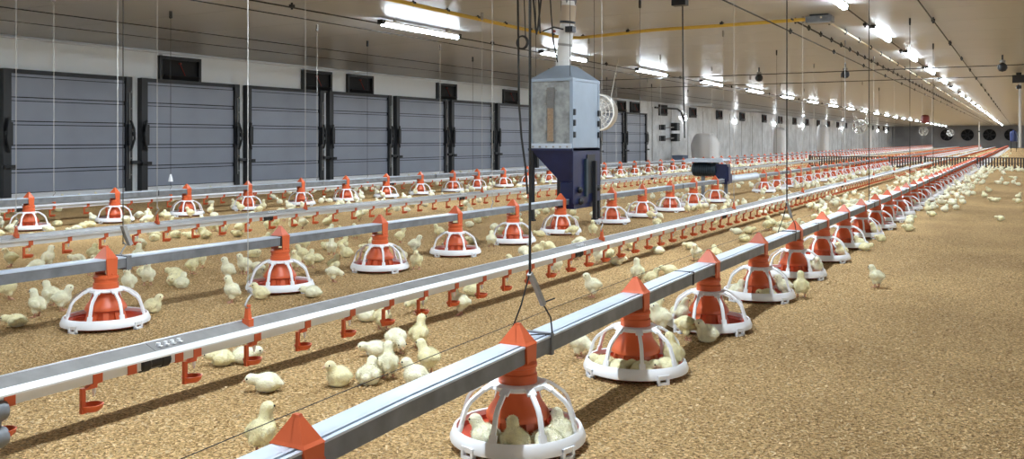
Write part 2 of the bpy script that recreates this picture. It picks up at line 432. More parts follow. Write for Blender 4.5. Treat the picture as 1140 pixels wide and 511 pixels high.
ceiling_run('lamp_cable', [(-XL2, -4, 2.16), (-XL2, 96, 2.16)], 0.008, M['rubber'], ring_clips(XL2, 2.13, [yat(963,XL2)+LP2*i for i in range(-1, 14)]), 'black cable linking the tube lamps of the right ceiling row', 'cable')
ceiling_run('winch_wire', [(-6.75, -4, 2.09), (-6.75, 96, 2.09)], 0.006, M['cord'], [], 'thin steel wire under the ceiling beside the left lamp row', 'wire')
ceiling_run('winch_wire', [(-8.6, -4, 2.07), (-8.6, 96, 2.07)], 0.006, M['cord'], [], 'thin steel wire under the ceiling above the farthest feeder line', 'wire')
ceiling_run('winch_wire', [(-10.2, -4, 2.16), (-10.2, 96, 2.16)], 0.005, M['cord'], [], 'thin steel wire under the ceiling closest to the door wall', 'wire')
Xk = 0.88
ceiling_run('winch_wire', [(-Xk, -4, 2.14), (-Xk, 96, 2.14)], 0.008, M['cord'], ring_clips(Xk, 2.14, [yat(1039, Xk)+2.75*i for i in range(14)]), 'black wire with pulleys under the ceiling nearest the viewer', 'wire')
Xk = 2.45
ceiling_run('winch_wire', [(-Xk, -4, 2.10), (-Xk, 96, 2.10)], 0.008, M['cord'], ring_clips(Xk, 2.10, [yat(880, Xk)+2.9*i for i in range(14)]), 'black wire with hangers under the ceiling above the near drinker line', 'wire')
Xk = 2.27
ceiling_run('cable_run', [(-Xk, 10.4, 2.15), (-Xk, 96, 2.15)], 0.010, M['cord'], ring_clips(Xk, 2.15, [10.6+0.75*i for i in range(36)]), 'clipped dark cable run along the ceiling past the junction box', 'cable')
Xk = 1.95
ceiling_run('conduit_pipe', [(-Xk, 10.4, 2.15), (-Xk, 96, 2.15)], 0.012, mat('cream_conduit', (0.62,0.56,0.40), 0.5), ring_clips(Xk, 2.15, [10.9+1.1*i for i in range(24)]), 'cream conduit with black clips running away from the junction box', 'conduit')
yc = 10.9
cp = [(-5.35, -4, 2.15), (-5.35, yc-0.3, 2.15), (-5.32, yc-0.12, 2.15), (-5.15, yc, 2.15), (-4.4, yc-0.25, 2.14), (-4.0, yc-0.32, 2.15), (-3.1, yc-0.4, 2.14), (-2.0, yc-0.4, 2.15)]
ceiling_run('yellow_conduit', cp, 0.022, M['yellow'], [(-5.35, 7.4+0.62*i, 2.16) for i in range(6)] + [(-5.1, yc, 2.16), (-4.35, yc-0.26, 2.16), (-3.1, yc-0.4, 2.16)], 'yellow conduit turning across the ceiling behind the feed hopper', 'conduit')
o = link('junction_box', MB().box(-0.14,0.14,-0.09,0.09,-0.07,0.0).mesh('junction_box', M['galv'], False), None, (-1.98, yc-0.4, ZC-0.02)); tag(o, 'small grey junction box on the ceiling at the end of the yellow conduit', 'junction box')
part('lid', MB().box(-0.12,0.12,-0.075,0.075,-0.082,-0.07), M['alu_dull'], o, smooth=False)
part('mount', MB().box(-0.1,0.1,-0.06,0.06,0.0,0.02), M['black'], o, smooth=False)
for yy, nm in ((17.3, 'nearer'), (20.3, 'farther')):
    ceiling_run('cross_wire', [(-9.0, yy, 2.03), (XR, yy, 2.06)], 0.008, M['cord'], [], 'thin black wire stretched across the barn, the %s of two' % nm, 'wire')

# ------------------------------------------------------------------ hanging sensors
def sensor(u, v, z, label, drop):
    d = (z-H)*F/(HOR-v); X = d*CT*(VPX-u)/F; y = (d-ST*X)/CT
    e = link('hanging_sensor', None, None, (-X, y, z)); tag(e, label, 'sensor', 'sensors hung below the ceiling')
    part('stem', MB().tube([(0,0,0),(0,0,ZC-z)], 0.015, 6), M['black'], e)
    part('bulb', MB().lathe([(0,-0.09),(0.05,-0.075),(0.075,-0.03),(0.07,0.02),(0.04,0.05),(0.02,0.06)],14), M['black'], e)
    part('collar', MB().lathe([(0.03,0.06),(0.045,0.065),(0.045,0.1),(0.02,0.11)],12), M['alu_dull'], e)
sensor(845, 86, 2.0, 'round black sensor hanging from the ceiling, left of three', 0.2)
sensor(941, 82, 2.0, 'round black sensor hanging from the ceiling, middle of three', 0.2)
sensor(1116, 74, 2.0, 'round black sensor hanging from the ceiling at the far right', 0.2)
# black box with a long black cable down the wall side (beyond the hopper)
d = (2.12-H)*F/(HOR-3); X = d*CT*(VPX-757)/F; y = (d-ST*X)/CT
e = link('camera_box', MB().box(-0.07,0.07,-0.05,0.05,-0.06,0.03).mesh('camera_box', M['black'], False), None, (-X, y, 2.15)); tag(e, 'small black box on the ceiling with a cable dropping from it', 'box')
part('cable', MB().tube([(0.02,0.02,-0.05),(0.02,0.03,-0.6),(0.03,0.05,-1.35)], 0.007, 6), M['cord'], e)
part('bracket', MB().box(-0.03,0.03,-0.03,0.03,0.03,0.06), M['alu_dull'], e, smooth=False)
# black box on the right with pale pole
e = link('drop_pipe', None, None, (-0.06, 21.6, 0)); tag(e, 'black ceiling box with a pale pipe hanging straight down at the right edge', 'pipe')
part('box', MB().box(-0.12,0.12,-0.1,0.1,1.98,2.14).box(-0.05,0.05,-0.05,0.05,2.14,ZC+0.01), M['black'], e, smooth=False)
part('pipe', MB().tube([(0.02,0,0.62),(0.02,0,2.0)], 0.028, 10), M['fan'], e)
part('guard', MB().lathe([(0.0,1.84),(0.05,1.86),(0.05,1.92),(0.0,1.95)],10), M['black'], e)

# ------------------------------------------------------------------ feeder lines
zA_pts = [(0.6,0.225),(1.14,0.231),(1.35,0.242),(2.2,0.257),(2.8,0.266),(3.5,0.272),(4.4,0.271),(6.5,0.258),(9.4,0.246),(14,0.250),(28,0.262),(96,0.262)]
def zA(y):
    for (a, za), (b, zb) in zip(zA_pts, zA_pts[1:]):
        if y <= b: return za + (zb-za)*max(0, (y-a))/(b-a)
    return zA_pts[-1][1]
zB = lambda y: 0.280
zD = lambda y: 0.275
TWH, THH = 0.035, 0.042

def feeder_tube(name, X, zf, y0, y1, label, seg=2.43, phase=0.0, near=14):
    e = link(name, None, None, (-X, y0, 0)); tag(e, label, 'feed pipe')
    y = y0; i = 0
    while y < y1 - 0.01:
        L = seg if y < 40 else 8.1
        b = min(y+L, y1); n = max(2, int((b-y)/0.3)) if y < 16 else 3
        ysl = [y - y0 + (b-y)*q/n for q in range(n+1)]
        off = lambda yy: zf(yy + y0)
        mb = MB()
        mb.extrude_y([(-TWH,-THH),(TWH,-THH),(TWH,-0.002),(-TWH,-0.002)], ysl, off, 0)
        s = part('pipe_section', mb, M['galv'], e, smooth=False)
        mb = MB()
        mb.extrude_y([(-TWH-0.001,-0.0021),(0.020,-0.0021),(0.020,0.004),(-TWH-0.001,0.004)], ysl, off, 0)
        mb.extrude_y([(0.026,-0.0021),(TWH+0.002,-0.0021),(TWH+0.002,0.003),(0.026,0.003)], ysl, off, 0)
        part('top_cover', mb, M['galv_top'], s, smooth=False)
        if y > y0 and y < 25:
            yy = y - y0; z = zf(y)
            part('joint_strap', MB().box(-TWH-0.003,TWH+0.004,yy-0.004,yy+0.004,z-THH-0.003,z+0.006), M['black'] if i % 2 else M['alu_dull'], e, smooth=False)
        y = b; i += 1
    return e
feeder_tube('feed_pipe', XA, zA, 0.9, LINE_END, 'long grey square feed pipe of the nearest feeder line', phase=0)
feeder_tube('feed_pipe', XB, zB, 1.0, 7.3, 'grey square feed pipe of the middle feeder line left of the hopper')
feeder_tube('feed_pipe', XB, zB, 7.3, 11.35, 'grey square feed pipe between the hopper and the blue drive motor')
feeder_tube('feed_pipe', XB, zB, 12.15, LINE_END, 'grey square feed pipe running on from the blue drive motor')
feeder_tube('feed_pipe', XD, zD, 3.6, LINE_END, 'grey square feed pipe of the farthest feeder line by the doors')

# pans ------------------------------------------------------------
def pan_meshes(n):
    P = {}
    P['dish'] = MB().lathe([(0.0,0.001),(0.10,0.001),(0.150,0.006),(0.170,0.016),(0.166,0.034),(0.162,0.034),(0.156,0.022),(0.110,0.012),(0.0,0.012)], n).mesh('dish', M['red'])
    P['rim'] = MB().lathe([(0.169,0.014),(0.1745,0.016),(0.1755,0.024),(0.166,0.047),(0.162,0.050),(0.158,0.048),(0.157,0.043),(0.165,0.022)], n, close=True).mesh('rim', M['white'])
    P['cone'] = (MB().lathe([(0.0,0.165),(0.050,0.165),(0.052,0.140),(0.060,0.115),(0.076,0.092),(0.082,0.080),(0.082,0.072),(0.068,0.068),(0.066,0.040),(0.070,0.012),(0.0,0.012)], n)).mesh('cone', M['orange'])
    m = MB()
    for i in range(10):
        a = 2*PI*i/10; c, s = math.cos(a), math.sin(a)
        m.strip([(0.068*c,0.068*s,0.068),(0.076*c,0.076*s,0.040),(0.084*c,0.084*s,0.013)], (-s,c,0), 0.022, 0.006)
    P['fins'] = m.mesh('fins', M['orange'], False)
    P['collar'] = MB().lathe([(0.0,0.150),(0.048,0.150),(0.050,0.156),(0.050,0.182),(0.046,0.184),(0.046,0.198),(0.050,0.200),(0.050,0.208),(0.040,0.216),(0.0,0.218)], n).mesh('collar', M['orange'])
    P['top_ring'] = MB().lathe([(0.050,0.150),(0.071,0.146),(0.076,0.150),(0.073,0.158),(0.058,0.161),(0.050,0.160)], n, close=True).mesh('top_ring', M['white'])
    rib = [(0.070,0,0.154),(0.094,0,0.146),(0.128,0,0.122),(0.140,0,0.106),(0.152,0,0.070),(0.160,0,0.046)]
    r = MB()
    r.strip(rib, (0,1,0), 0.0115, 0.008)
    r.strip([(0.064,0,0.156),(0.080,0,0.153),(0.094,0,0.146)], (0,1,0), 0.024, 0.006)
    r.strip([(0.153,0,0.066),(0.158,0,0.052),(0.161,0,0.045)], (0,1,0), 0.020, 0.006)
    P['rib'] = r.mesh('rib', M['white'])
    m = MB()
    for i in range(8):
        a = 2*PI*i/8; c, s = math.cos(a), math.sin(a)
        m.strip([(x*c, x*s, z) for (x, _, z) in rib], (-s,c,0), 0.0125, 0.008)
    P['grille'] = m.mesh('grille', M['white'])
    t = MB(); t.box(0.166,0.1775,-0.021,-0.013,0.000,0.030); t.box(0.166,0.1775,0.013,0.021,0.000,0.030); t.box(0.166,0.1775,-0.021,0.021,0.000,0.008); t.box(0.164,0.1765,-0.021,0.021,0.022,0.030)
    P['foot_tab'] = t.mesh('foot_tab', M['white'], False)
    s = MB()
    for sg in (-1, 1):
        s.frustum((sg*0.0375-0.0035, sg*0.0375+0.0035, -0.021, 0.021, -0.088), (sg*0.0375-0.0035, sg*0.0375+0.0035, -0.0265, 0.0265, 0.004))
    s.frustum((-0.042,0.042,-0.028,0.028,0.004), (-0.036,0.036,-0.0245,0.0245,0.010))
    s.frustum((-0.036,0.036,-0.0245,0.0245,0.010), (-0.009,0.009,-0.006,0.006,0.050))
    s.frustum((-0.009,0.009,-0.006,0.006,0.050), (-0.007,0.007,-0.005,0.005,0.055))
    s.lathe([(0.0,0.0405),(0.005,0.0415),(0.005,0.044),(0.0,0.045)], 8, axis='x', c=(0,0,-0.06))
    s.box(-0.03,0.03,-0.02,0.02,-0.088,-0.080)
    P['saddle'] = s.mesh('saddle', M['orange'], False)
    return P
PN, PMID = pan_meshes(40), pan_meshes(20)
# simple one-mesh pan for the far stretch
m = MB()
m.lathe([(0.0,0.002),(0.150,0.006),(0.170,0.016),(0.156,0.03),(0.0,0.03)], 12, 1)
m.lathe([(0.169,0.012),(0.1755,0.022),(0.162,0.050),(0.155,0.044)], 12, 2, close=True)
m.lathe([(0.050,0.21),(0.050,0.140),(0.082,0.080),(0.068,0.068),(0.070,0.012)], 10, 0)
m.lathe([(0.048,0.150),(0.076,0.150),(0.060,0.162)], 10, 2, close=True)
for i in range(8):
    a = 2*PI*i/8; c, s = math.cos(a), math.sin(a)
    m.strip([(x*c, x*s, z) for (x, z) in ((0.07,0.154),(0.128,0.122),(0.160,0.046))], (-s,c,0), 0.014, 0.009, 2)
for sg in (-1, 1): m.box(sg*0.0375-0.0035, sg*0.0375+0.0035, -0.024, 0.024, 0.185, 0.284, 0)
m.frustum((-0.042,0.042,-0.028,0.028,0.284), (-0.008,0.008,-0.006,0.006,0.335), 0)
PFAR = m.mesh('feeder_pan', [M['orange'], M['red'], M['white']], False)
PANS = []     # (x, y) of every pan, for placing the birds
def pan(X, y, zt, label, group, rz):
    d = cdist(-X, y)
    PANS.append((-X, y))
    if d > 24:
        o = link('feeder_pan', PFAR, None, (-X, y, zt-0.280)); tag(o, label, 'feeder pan', group); return o
    P = PN if d < 9 else PMID
    e = link('feeder_pan', None, None, (-X, y, 0)); tag(e, label, 'feeder pan', group)
    for n in ('dish','cone','collar','top_ring'): 
        o = link(n, P[n], e)
        if n == 'cone' and d < 12: link('fins', P['fins'], o)
    r = link('rim', P['rim'], e)
    if d < 9:
        for i in range(8): link('rib', P['rib'], e, (0,0,0), rz + 2*PI*i/8)
    else: link('grille', P['grille'], e, (0,0,0), rz)
    if d < 14:
        for i in range(4): link('foot_tab', P['foot_tab'], r, (0,0,0), rz + PI/8 + i*PI/2)
    s = link('saddle', P['saddle'], e, (0,0,zt))
    return e
panlist = []
for k in range(-1, 115):
    y = 2.02 + 0.81*k
    if y > LINE_END - 0.5: break
    panlist.append(('A', XA, y, zA(y), k+1))
yb = [yat(u, XB) for u in (118,312,423,507,571,624,681,715,746,772,796)]
yb += [13.5 + 0.81*i for i in range(200) if 13.5+0.81*i < LINE_END-0.5]
for k, y in enumerate(yb): panlist.append(('B', XB, y, zB(y), k))
yd = [yat(u, XD) for u in (32,128,208,276,335,385,430,468,504,531)]
yd += [yd[-1] + 0.83*(i+1) for i in range(200) if yd[-1]+0.83*(i+1) < LINE_END-0.5]
for k, y in enumerate(yd): panlist.append(('D', XD, y, zD(y), k))
LN = {'A': 'the nearest feeder line', 'B': 'the middle feeder line', 'D': 'the farthest feeder line'}
SH = {'A': 'nearest', 'B': 'middle', 'D': 'farthest'}
panlist.sort(key=lambda t: cdist(-t[1], t[2]))
rest = MB()
for i, (ln, X, y, zt, k) in enumerate(panlist):
    if i >= 300:
        PANS.append((-X, y))
        vs = [(v.co.x - X, v.co.y + y, v.co.z + zt - 0.280) for v in PFAR.vertices]
        o = len(rest.v); rest.v += vs
        for p in PFAR.polygons: rest.f.append(tuple(q+o for q in p.vertices)); rest.m.append(p.material_index)
        continue
    dirc = math.atan2(-y, X)
    rz = dirc + PI/8 if (k % 3 != 2) else dirc + PI/8*random.choice((0.0, 0.35, 1.4))
    if k < 20:
        lab = 'orange and white feeder pan, %s along %s' % (ORD[k], LN[ln])
        if ln == 'A' and k == 0: lab = 'feeder pan at the bottom edge, only its red brown saddle in view'
    else: lab = 'small distant feeder pan on the far stretch of %s' % LN[ln]
    pan(X, y, zt, lab, 'feeder pans on the %s line' % SH[ln], rz)
if rest.f:
    o = link('distant_feeder_pans', rest.mesh('distant_feeder_pans', [M['orange'], M['red'], M['white']], False))
    tag(o, 'row of tiny feeder pans at the very far end of the lines', 'feeder pans', kind='stuff')
# anti-roost wire over the saddles of the nearest line
pts = [(-XA-0.004, 0.92+0.4*i, zA(0.92+0.4*i)+0.056) for i in range(60)] 
o = link('roost_wire', MB().tube(pts, 0.0009, 5).mesh('roost_wire', M['cord'])); tag(o, 'thin dark wire running over the saddles of the nearest feed pipe', 'wire')

# ------------------------------------------------------------------ drinker lines
def drinker_meshes():
    D = {}
    m = MB()          # clip round the pipe, drop arm and cup; origin: pipe centre
    m.box(-0.016,0.017,-0.014,0.014,-0.016,0.016)
    m.box(-0.006,0.006,-0.006,0.006,-0.030,-0.016)
    m.frustum((-0.005,0.007,-0.034,-0.004,-0.030), (-0.007,0.009,-0.016,0.006,-0.018))
    m.box(-0.005,0.006,-0.040,-0.029,-0.086,-0.024)
    m.lathe([(0.0,-0.090),(0.020,-0.090),(0.027,-0.084),(0.031,-0.072),(0.028,-0.072),(0.022,-0.083),(0.0,-0.085)], 14, c=(0,-0.008,0))
    m.box(-0.006,0.006,-0.040,-0.016,-0.091,-0.083)
    D['cup'] = m.mesh('drip_cup', M['orange'])
    D['nip'] = MB().lathe([(0.0,-0.052),(0.003,-0.052),(0.003,-0.044),(0.005,-0.044),(0.005,-0.028),(0.0,-0.028)], 8).mesh('nipple', M['alu'])
    m = MB()
    m.box(-0.013,0.014,-0.014,0.012,-0.014,0.014); m.box(-0.004,0.005,-0.034,-0.026,-0.088,-0.02); m.box(-0.004,0.005,-0.034,0.0,-0.026,-0.014)
    m.frustum((-0.02,0.02,-0.034,0.014,-0.090),(-0.028,0.028,-0.036,0.022,-0.074))
    D['cup_low'] = m.mesh('drip_cup', M['orange'], False)
    D['sleeve'] = MB().box(-0.0165,0.0175,-0.014,0.014,-0.0165,0.0165).mesh('sleeve', M['orange'], False)
    m = MB(); m.lathe([(0.0,-0.05),(0.019,-0.05),(0.023,-0.045),(0.023,-0.022),(0.020,-0.018),(0.020,0.018),(0.023,0.022),(0.023,0.045),(0.019,0.05),(0.0,0.05)], 12, axis='y')
    D['coupling'] = m.mesh('coupling', M['rubber'])
    m = MB(); m.box(-0.02,0.02,-0.012,0.012,-0.03,0.04); m.frustum((-0.012,0.012,-0.010,0.010,0.04),(-0.008,0.008,-0.006,0.006,0.085)); m.lathe([(0.006,0.088),(0.012,0.088),(0.012,0.096),(0.006,0.096)],8,close=True)
    D['hanger'] = m.mesh('hanger', M['orange'])
    m = MB()
    for i in range(4): m.lathe([(0.0,0.0),(0.006,0.0),(0.006,0.010),(0.0,0.011)], 8, c=(0,-0.036+0.024*i,0.0)); m.box(-0.016,0.016,-0.040+0.024*i,-0.032+0.024*i,0.0,0.004)
    D['bolts'] = m.mesh('bolt_row', M['alu'])
    return D
DK = drinker_meshes()
def drinker(X, zt, y0, label, pitch, cups0, hang_u, joint=5.0):
    # zt: top of the channel; pipe hangs under the near side of it
    e = link('drinker_line', None, None, (-X, y0, 0)); tag(e, label, 'drinker line')
    PX, PZ = 0.008, zt - 0.036
    y = y0
    while y < LINE_END-0.01:
        L = (2.82 if y < 40 else 9.4) if y > y0 else max(0.2, (joint-y0) % 2.82)
        b = min(y+L, LINE_END); a0, b0 = y-y0, b-y0
        m = MB(); m.extrude_y([(-0.024,zt+0.013),(0.026,zt-0.006),(0.026,zt-0.010),(-0.024,zt-0.004)], [a0, b0-0.002])
        s = part('channel', m, M['channel'], e, smooth=False)
        part('channel_lip', MB().extrude_y([(0.0262,zt-0.004),(0.029,zt-0.003),(0.040,zt-0.017),(0.040,zt-0.022),(0.0262,zt-0.022)], [a0, b0]), M['alu'], s, smooth=False)
        part('channel_lip', MB().box(-0.029,-0.0242,a0,b0,zt-0.018,zt+0.0155), M['alu'], s, smooth=False)
        part('water_pipe', MB().box(PX-0.013,PX+0.014,a0,b0,PZ-0.014,PZ+0.013), M['pvc'], e, smooth=False)
        if y > y0 and y < 30:
            link('coupling', DK['coupling'], e, (PX, a0, PZ)); link('sleeve', DK['sleeve'], e, (PX, a0-0.08, PZ)); link('sleeve', DK['sleeve'], e, (PX, a0+0.08, PZ))
            link('bolt_row', DK['bolts'], e, (0.002, a0+0.06, zt+0.002))
        y = b
    cs = list(cups0)
    while cs[-1] < LINE_END: cs.append(cs[-1]+pitch)
    stuff = MB(); n = 0
    for y in cs:
        if y < y0: continue
        if n < 300:
            d = cdist(-X, y)
            o = link('drip_cup', DK['cup'] if d < 16 else DK['cup_low'], e, (PX, y-y0, PZ))
            if d < 7: link('nipple', DK['nip'], o)
        else:
            me = DK['cup_low']; k = len(stuff.v)
            stuff.v += [(v.co.x+PX, v.co.y+y-y0, v.co.z+PZ) for v in me.vertices]
            for p in me.polygons: stuff.f.append(tuple(q+k for q in p.vertices)); stuff.m.append(0)
        n += 1
    if stuff.f:
        o = part('distant_drip_cups', stuff, M['orange'], e, smooth=False); o['kind'] = 'stuff'
    hs = [h for h in ([yat(u, X) for u in hang_u])]
    while hs[-1] < 40: hs.append(hs[-1]+2.82)
    for h in hs: link('hanger', DK['hanger'], e, (0, h-y0, zt-0.01), 0, 0.8)
    return e, hs
c1 = [yat(u, X1-0.02) for u in (-98, 10, 108, 219, 286, 342, 392, 435.5, 473.6, 508, 539, 567)]
dk1, h1 = drinker(X1, 0.180, 1.15, 'near drinker line, grey channel with orange drip cups', 0.238, c1, (276, 670, 817), yat(168, X1))
c2 = [yat(u, X2-0.02) for u in (-10, 34, 77.6, 118, 154.5, 188, 220, 250, 278.6)]
dk2, h2 = drinker(X2, 0.200, 2.2, 'middle drinker line, grey channel with orange drip cups', 0.252, c2, (18, 175, 340), yat(296, X2))
c3 = [yat(u, X3-0.02) for u in (10, 60, 98)]
dk3, h3 = drinker(X3, 0.172, 3.6, 'far drinker line along the door wall, orange cups', 0.25, c3, (60, 190, 409))
# metal end fitting at the near end of the near drinker line
p = at(2, 457, 0.125); 
ef = link('end_fitting', MB().lathe([(0.012,-0.03),(0.030,-0.03),(0.036,-0.015),(0.036,0.015),(0.030,0.03),(0.012,0.03)],16,axis='y').lathe([(0.012,-0.03),(0.03,-0.03),(0.036,-0.015),(0.036,0.015),(0.03,0.03),(0.012,0.03)],16,axis='y',c=(0.0,0.0,-0.085)).box(-0.012,0.012,-0.012,0.012,-0.09,0.0).mesh('end_fitting', M['galv']), dk1, (p.x+X1-0.012, p.y-1.15-0.008, 0.122), 0, 0.75)

# ------------------------------------------------------------------ suspension cords
def cord(X, y, zb, label, group, white=False, r=0.0035, pulley=True, hook=True, ztop=None):
    zt = ztop or ZC-0.02
    e = link('suspension_cord', None, None, (-X, y, zb)); tag(e, label, 'cord', group)
    part('cord', MB().tube([(0,0,0.05 if hook else 0),(0,0,zt-zb)], r, 5), M['wcord'] if white else M['cord'], e)
    if pulley: part('pulley', MB().box(-0.01,0.01,-0.012,0.012,zt-zb-0.04,zt-zb+0.02).lathe([(0,-0.008),(0.018,-0.008),(0.018,0.008),(0,0.008)],10,axis='x',c=(0,0,zt-zb-0.045)), M['black'] if not white else M['alu_dull'], e)
    if hook: part('hook', MB().tube([(0,0,0.06),(0.0,0.015,0.045),(0.0,0.0,0.03),(0.0,-0.012,0.012),(0.0,0.0,0.0)], 0.004, 5), M['alu_dull'], e)
    return e
# nearest feeder line: black cords every third pan; the first two carry an adjuster
ua = [590, 876, 967.5, 1013, 1039]
ya = [yat(u, XA) for u in ua]
for k, y in enumerate(ya):
    zb = zA(y) + 0.004
    if k < 2:
        hgt = 0.165
        e = link('suspension_cord', None, None, (-XA, y, zb))
        tag(e, 'black cord with grey adjuster and wire bail by the %s' % ('nearest visible pan' if k == 0 else 'fifth near feeder pan'), 'cord', 'cords holding the nearest feeder line')
        part('cord', MB().tube([(0,0,hgt),(0,0,ZC-zb-0.02)], 0.0035, 6), M['cord'], e)
        part('adjuster', MB().strip([(0,-0.002,hgt+0.004),(0.006,0.020,hgt-0.03),(0.014,0.050,hgt-0.085)], (1,0,0), 0.012, 0.013), M['alu_dull'], e, smooth=False)
        part('adjuster_pin', MB().tube([(0.012,0.045,hgt-0.08),(0.03,0.085,hgt-0.072)], 0.002, 5), M['cord'], e)
        part('bail', MB().tube([(0,-0.004,hgt),(-0.01,-0.03,0.09),(-0.036,-0.045,0.01),(-0.037,-0.03,-0.03)], 0.0022, 5).tube([(0.014,0.050,hgt-0.085),(0.03,0.062,0.045),(0.038,0.056,0.0),(0.038,0.05,-0.04)], 0.0022, 5).tube([(-0.036,-0.045,0.008),(0.038,0.056,0.004)], 0.0018, 5), M['cord'], e)
        part('strap', MB().box(-TWH-0.003,TWH+0.005,0.048,0.062,-THH-0.01,0.005), M['galv'], e, smooth=False)
        part('pulley', MB().box(-0.02,0.02,-0.03,0.03,ZC-zb-0.07,ZC-zb-0.0), M['black'], e, smooth=False)
    else: cord(XA, y, zb, '%s black cord along the nearest feeder line' % ORD[k], 'cords holding the nearest feeder line')
for k, h in enumerate(h1[:10]):
    if h > 0: cord(X1, h, 0.180+0.055, '%s pale cord from the left holding the near drinker line' % ORD[k], 'cords holding the near drinker line', True, 0.0013 if h < 6 else 0.002)
yB = [yat(137, XB), yat(548, XB)]; yB += [yB[-1]+2.9*i for i in range(1, 8)]
for k, y in enumerate(yB):
    if 6.7 < y < 7.35: continue
    e = cord(XB, y, 0.284, '%s cord from the left holding the middle feeder line' % ORD[k], 'cords holding the middle feeder line', k % 2 == 1, 0.002)
    if k == 0:
        part('adjuster', MB().strip([(0,0,0.13),(0.004,0.012,0.09),(0.008,0.03,0.045)], (1,0,0), 0.022, 0.016), M['alu_dull'], e, smooth=False)
        part('strap', MB().box(-TWH-0.003,TWH+0.005,-0.012,0.012,-THH-0.014,0.004), M['galv'], e, smooth=False)
for k, h in enumerate(h2[:10]):
    cord(X2, h, 0.200+0.055, '%s pale cord from the left holding the middle drinker line' % ORD[k], 'cords holding the middle drinker line', True, 0.002)
for k, u in enumerate((131, 353, 490, 577, 640, 686, 721)):
    if u in (577, 640): continue
    y = yat(u, XD)
    cord(XD, y, 0.28, '%s pale cord from the left holding the farthest feeder line' % ORD[k], 'cords holding the farthest feeder line', True, 0.003)
for k, h in enumerate(h3[:8]):
    e = cord(X3, h, 0.172+0.055, '%s grey cord from the left holding the far drinker line' % ORD[k], 'cords holding the far drinker line', k == 0, 0.0025)
    if k == 1: part('tag', MB().lathe([(0.0,0.10),(0.025,0.10),(0.02,0.13),(0.008,0.18),(0.0,0.18)],8), M['white'], e)

# ------------------------------------------------------------------ feed hopper
hx1, hx0 = -3.27, -3.66; hy0 = yat(637, 3.27); hy1 = hy0 + 0.53
hop = link('feed_hopper', None, None, (0, 0, 0)); tag(hop, 'galvanised feed hopper with navy blue funnel over the middle feeder line', 'feed hopper')
zb0, zb1 = 0.712, 1.29
def rel(mb): return mb
box = part('bin', MB().box(hx0,hx1,hy0,hy1,zb0,zb1), M['hop'], hop, smooth=False)
part('side_sheet', MB().box(hx1,hx1+0.006,hy0+0.004,hy1-0.004,zb0+0.005,zb1-0.01), M['hop_side'], box, smooth=False)
part('corner_trim', MB().box(hx1-0.02,hx1+0.010,hy0-0.008,hy0+0.02,zb0-0.02,zb1), M['hop_side'], box, smooth=False)
part('corner_trim', MB().box(hx1-0.002,hx1+0.010,hy1-0.02,hy1+0.008,zb0-0.02,zb1), M['hop_side'], box, smooth=False)
part('corner_trim', MB().box(hx0-0.006,hx0+0.012,hy0-0.006,hy0+0.012,zb0-0.02,zb1), M['hop_side'], box, smooth=False)
m = MB(); m.frustum((hx0-0.01,hx1+0.012,hy0-0.012,hy1+0.01,zb1-0.012),(hx0-0.01,hx1+0.012,hy0-0.012,hy1+0.01,zb1+0.012))
m.frustum((hx0-0.008,hx1+0.010,hy0-0.01,hy1+0.008,zb1+0.012),((hx0+hx1)/2-0.07,(hx0+hx1)/2+0.07,hy0+0.20,hy0+0.36,zb1+0.135))
part('roof', m, M['hop_side'], hop, smooth=False)
m = MB(); m.box(hx0-0.006,hx1+0.0,hy0-0.018,hy0-0.002,zb0-0.012,zb0+0.04)
fl_ = part('flange', m, M['galv_top'], hop, smooth=False)
for i in range(6): part('bolt', MB().lathe([(0,-0.012),(0.008,-0.012),(0.008,0.0),(0,0.0)],8,axis='y',c=(hx0+0.03+i*0.065,hy0-0.018,zb0+0.012)), M['alu_dull'], fl_)
wx0 = hx0 + 0.155
wn = part('sight_window', MB().box(wx0,wx0+0.07,hy0-0.010,hy0-0.002,0.765,1.225), M['channel'], hop, smooth=False)
part('feed', MB().box(wx0+0.008,wx0+0.062,hy0-0.0125,hy0-0.009,0.77,1.05), M['feed'], wn, smooth=False)
part('pane', MB().box(wx0+0.006,wx0+0.064,hy0-0.016,hy0-0.0145,0.77,1.22), M['window'], wn, smooth=False)
for zz in (0.75,0.85,0.97,1.09,1.20,1.24):
    for xx in (wx0-0.012, wx0+0.082): part('bolt', MB().lathe([(0,-0.008),(0.006,-0.008),(0.006,0.002),(0,0.002)],6,axis='y',c=(xx,hy0-0.002,zz)), M['alu_dull'], wn)
# funnel: wedge with upright near side
fb = -3.27-0.125
m = MB(); m.frustum((fb,hx1+0.004,hy0+0.06,hy1-0.06,0.41),(hx0-0.012,hx1+0.006,hy0-0.012,hy1+0.01,zb0))
m2 = MB(); m2.box(hx0-0.02,hx1+0.012,hy0-0.02,hy1+0.016,zb0-0.022,zb0-0.002)
fu = part('funnel', m, M['navy'], hop, smooth=False)
part('funnel_edge', m2, M['navy'], fu, smooth=False)
part('side_plate', MB().box(hx1+0.0,hx1+0.012,hy0-0.004,hy1+0.004,0.245,zb0), M['navy'], hop, smooth=False)
part('boot', MB().box(fb,hx1+0.002,hy0+0.03,hy1-0.04,0.20,0.42), M['navy'], hop, smooth=False)
part('slide_gate', MB().box(hx1+0.012,hx1+0.020,hy0+0.26,hy0+0.42,0.32,0.655), M['black'], hop, smooth=False)
part('gate_rail', MB().box(hx1+0.012,hx1+0.034,hy0+0.21,hy0+0.25,0.30,0.62), M['motor'], hop, smooth=False)
for (yy, zz) in ((0.10,0.36),(0.47,0.36),(0.12,0.26)):
    part('knob', MB().lathe([(0,0.012),(0.028,0.012),(0.030,0.03),(0.018,0.045),(0,0.048)],10,axis='x',c=(hx1,hy0+yy,zz)), M['black'], hop)
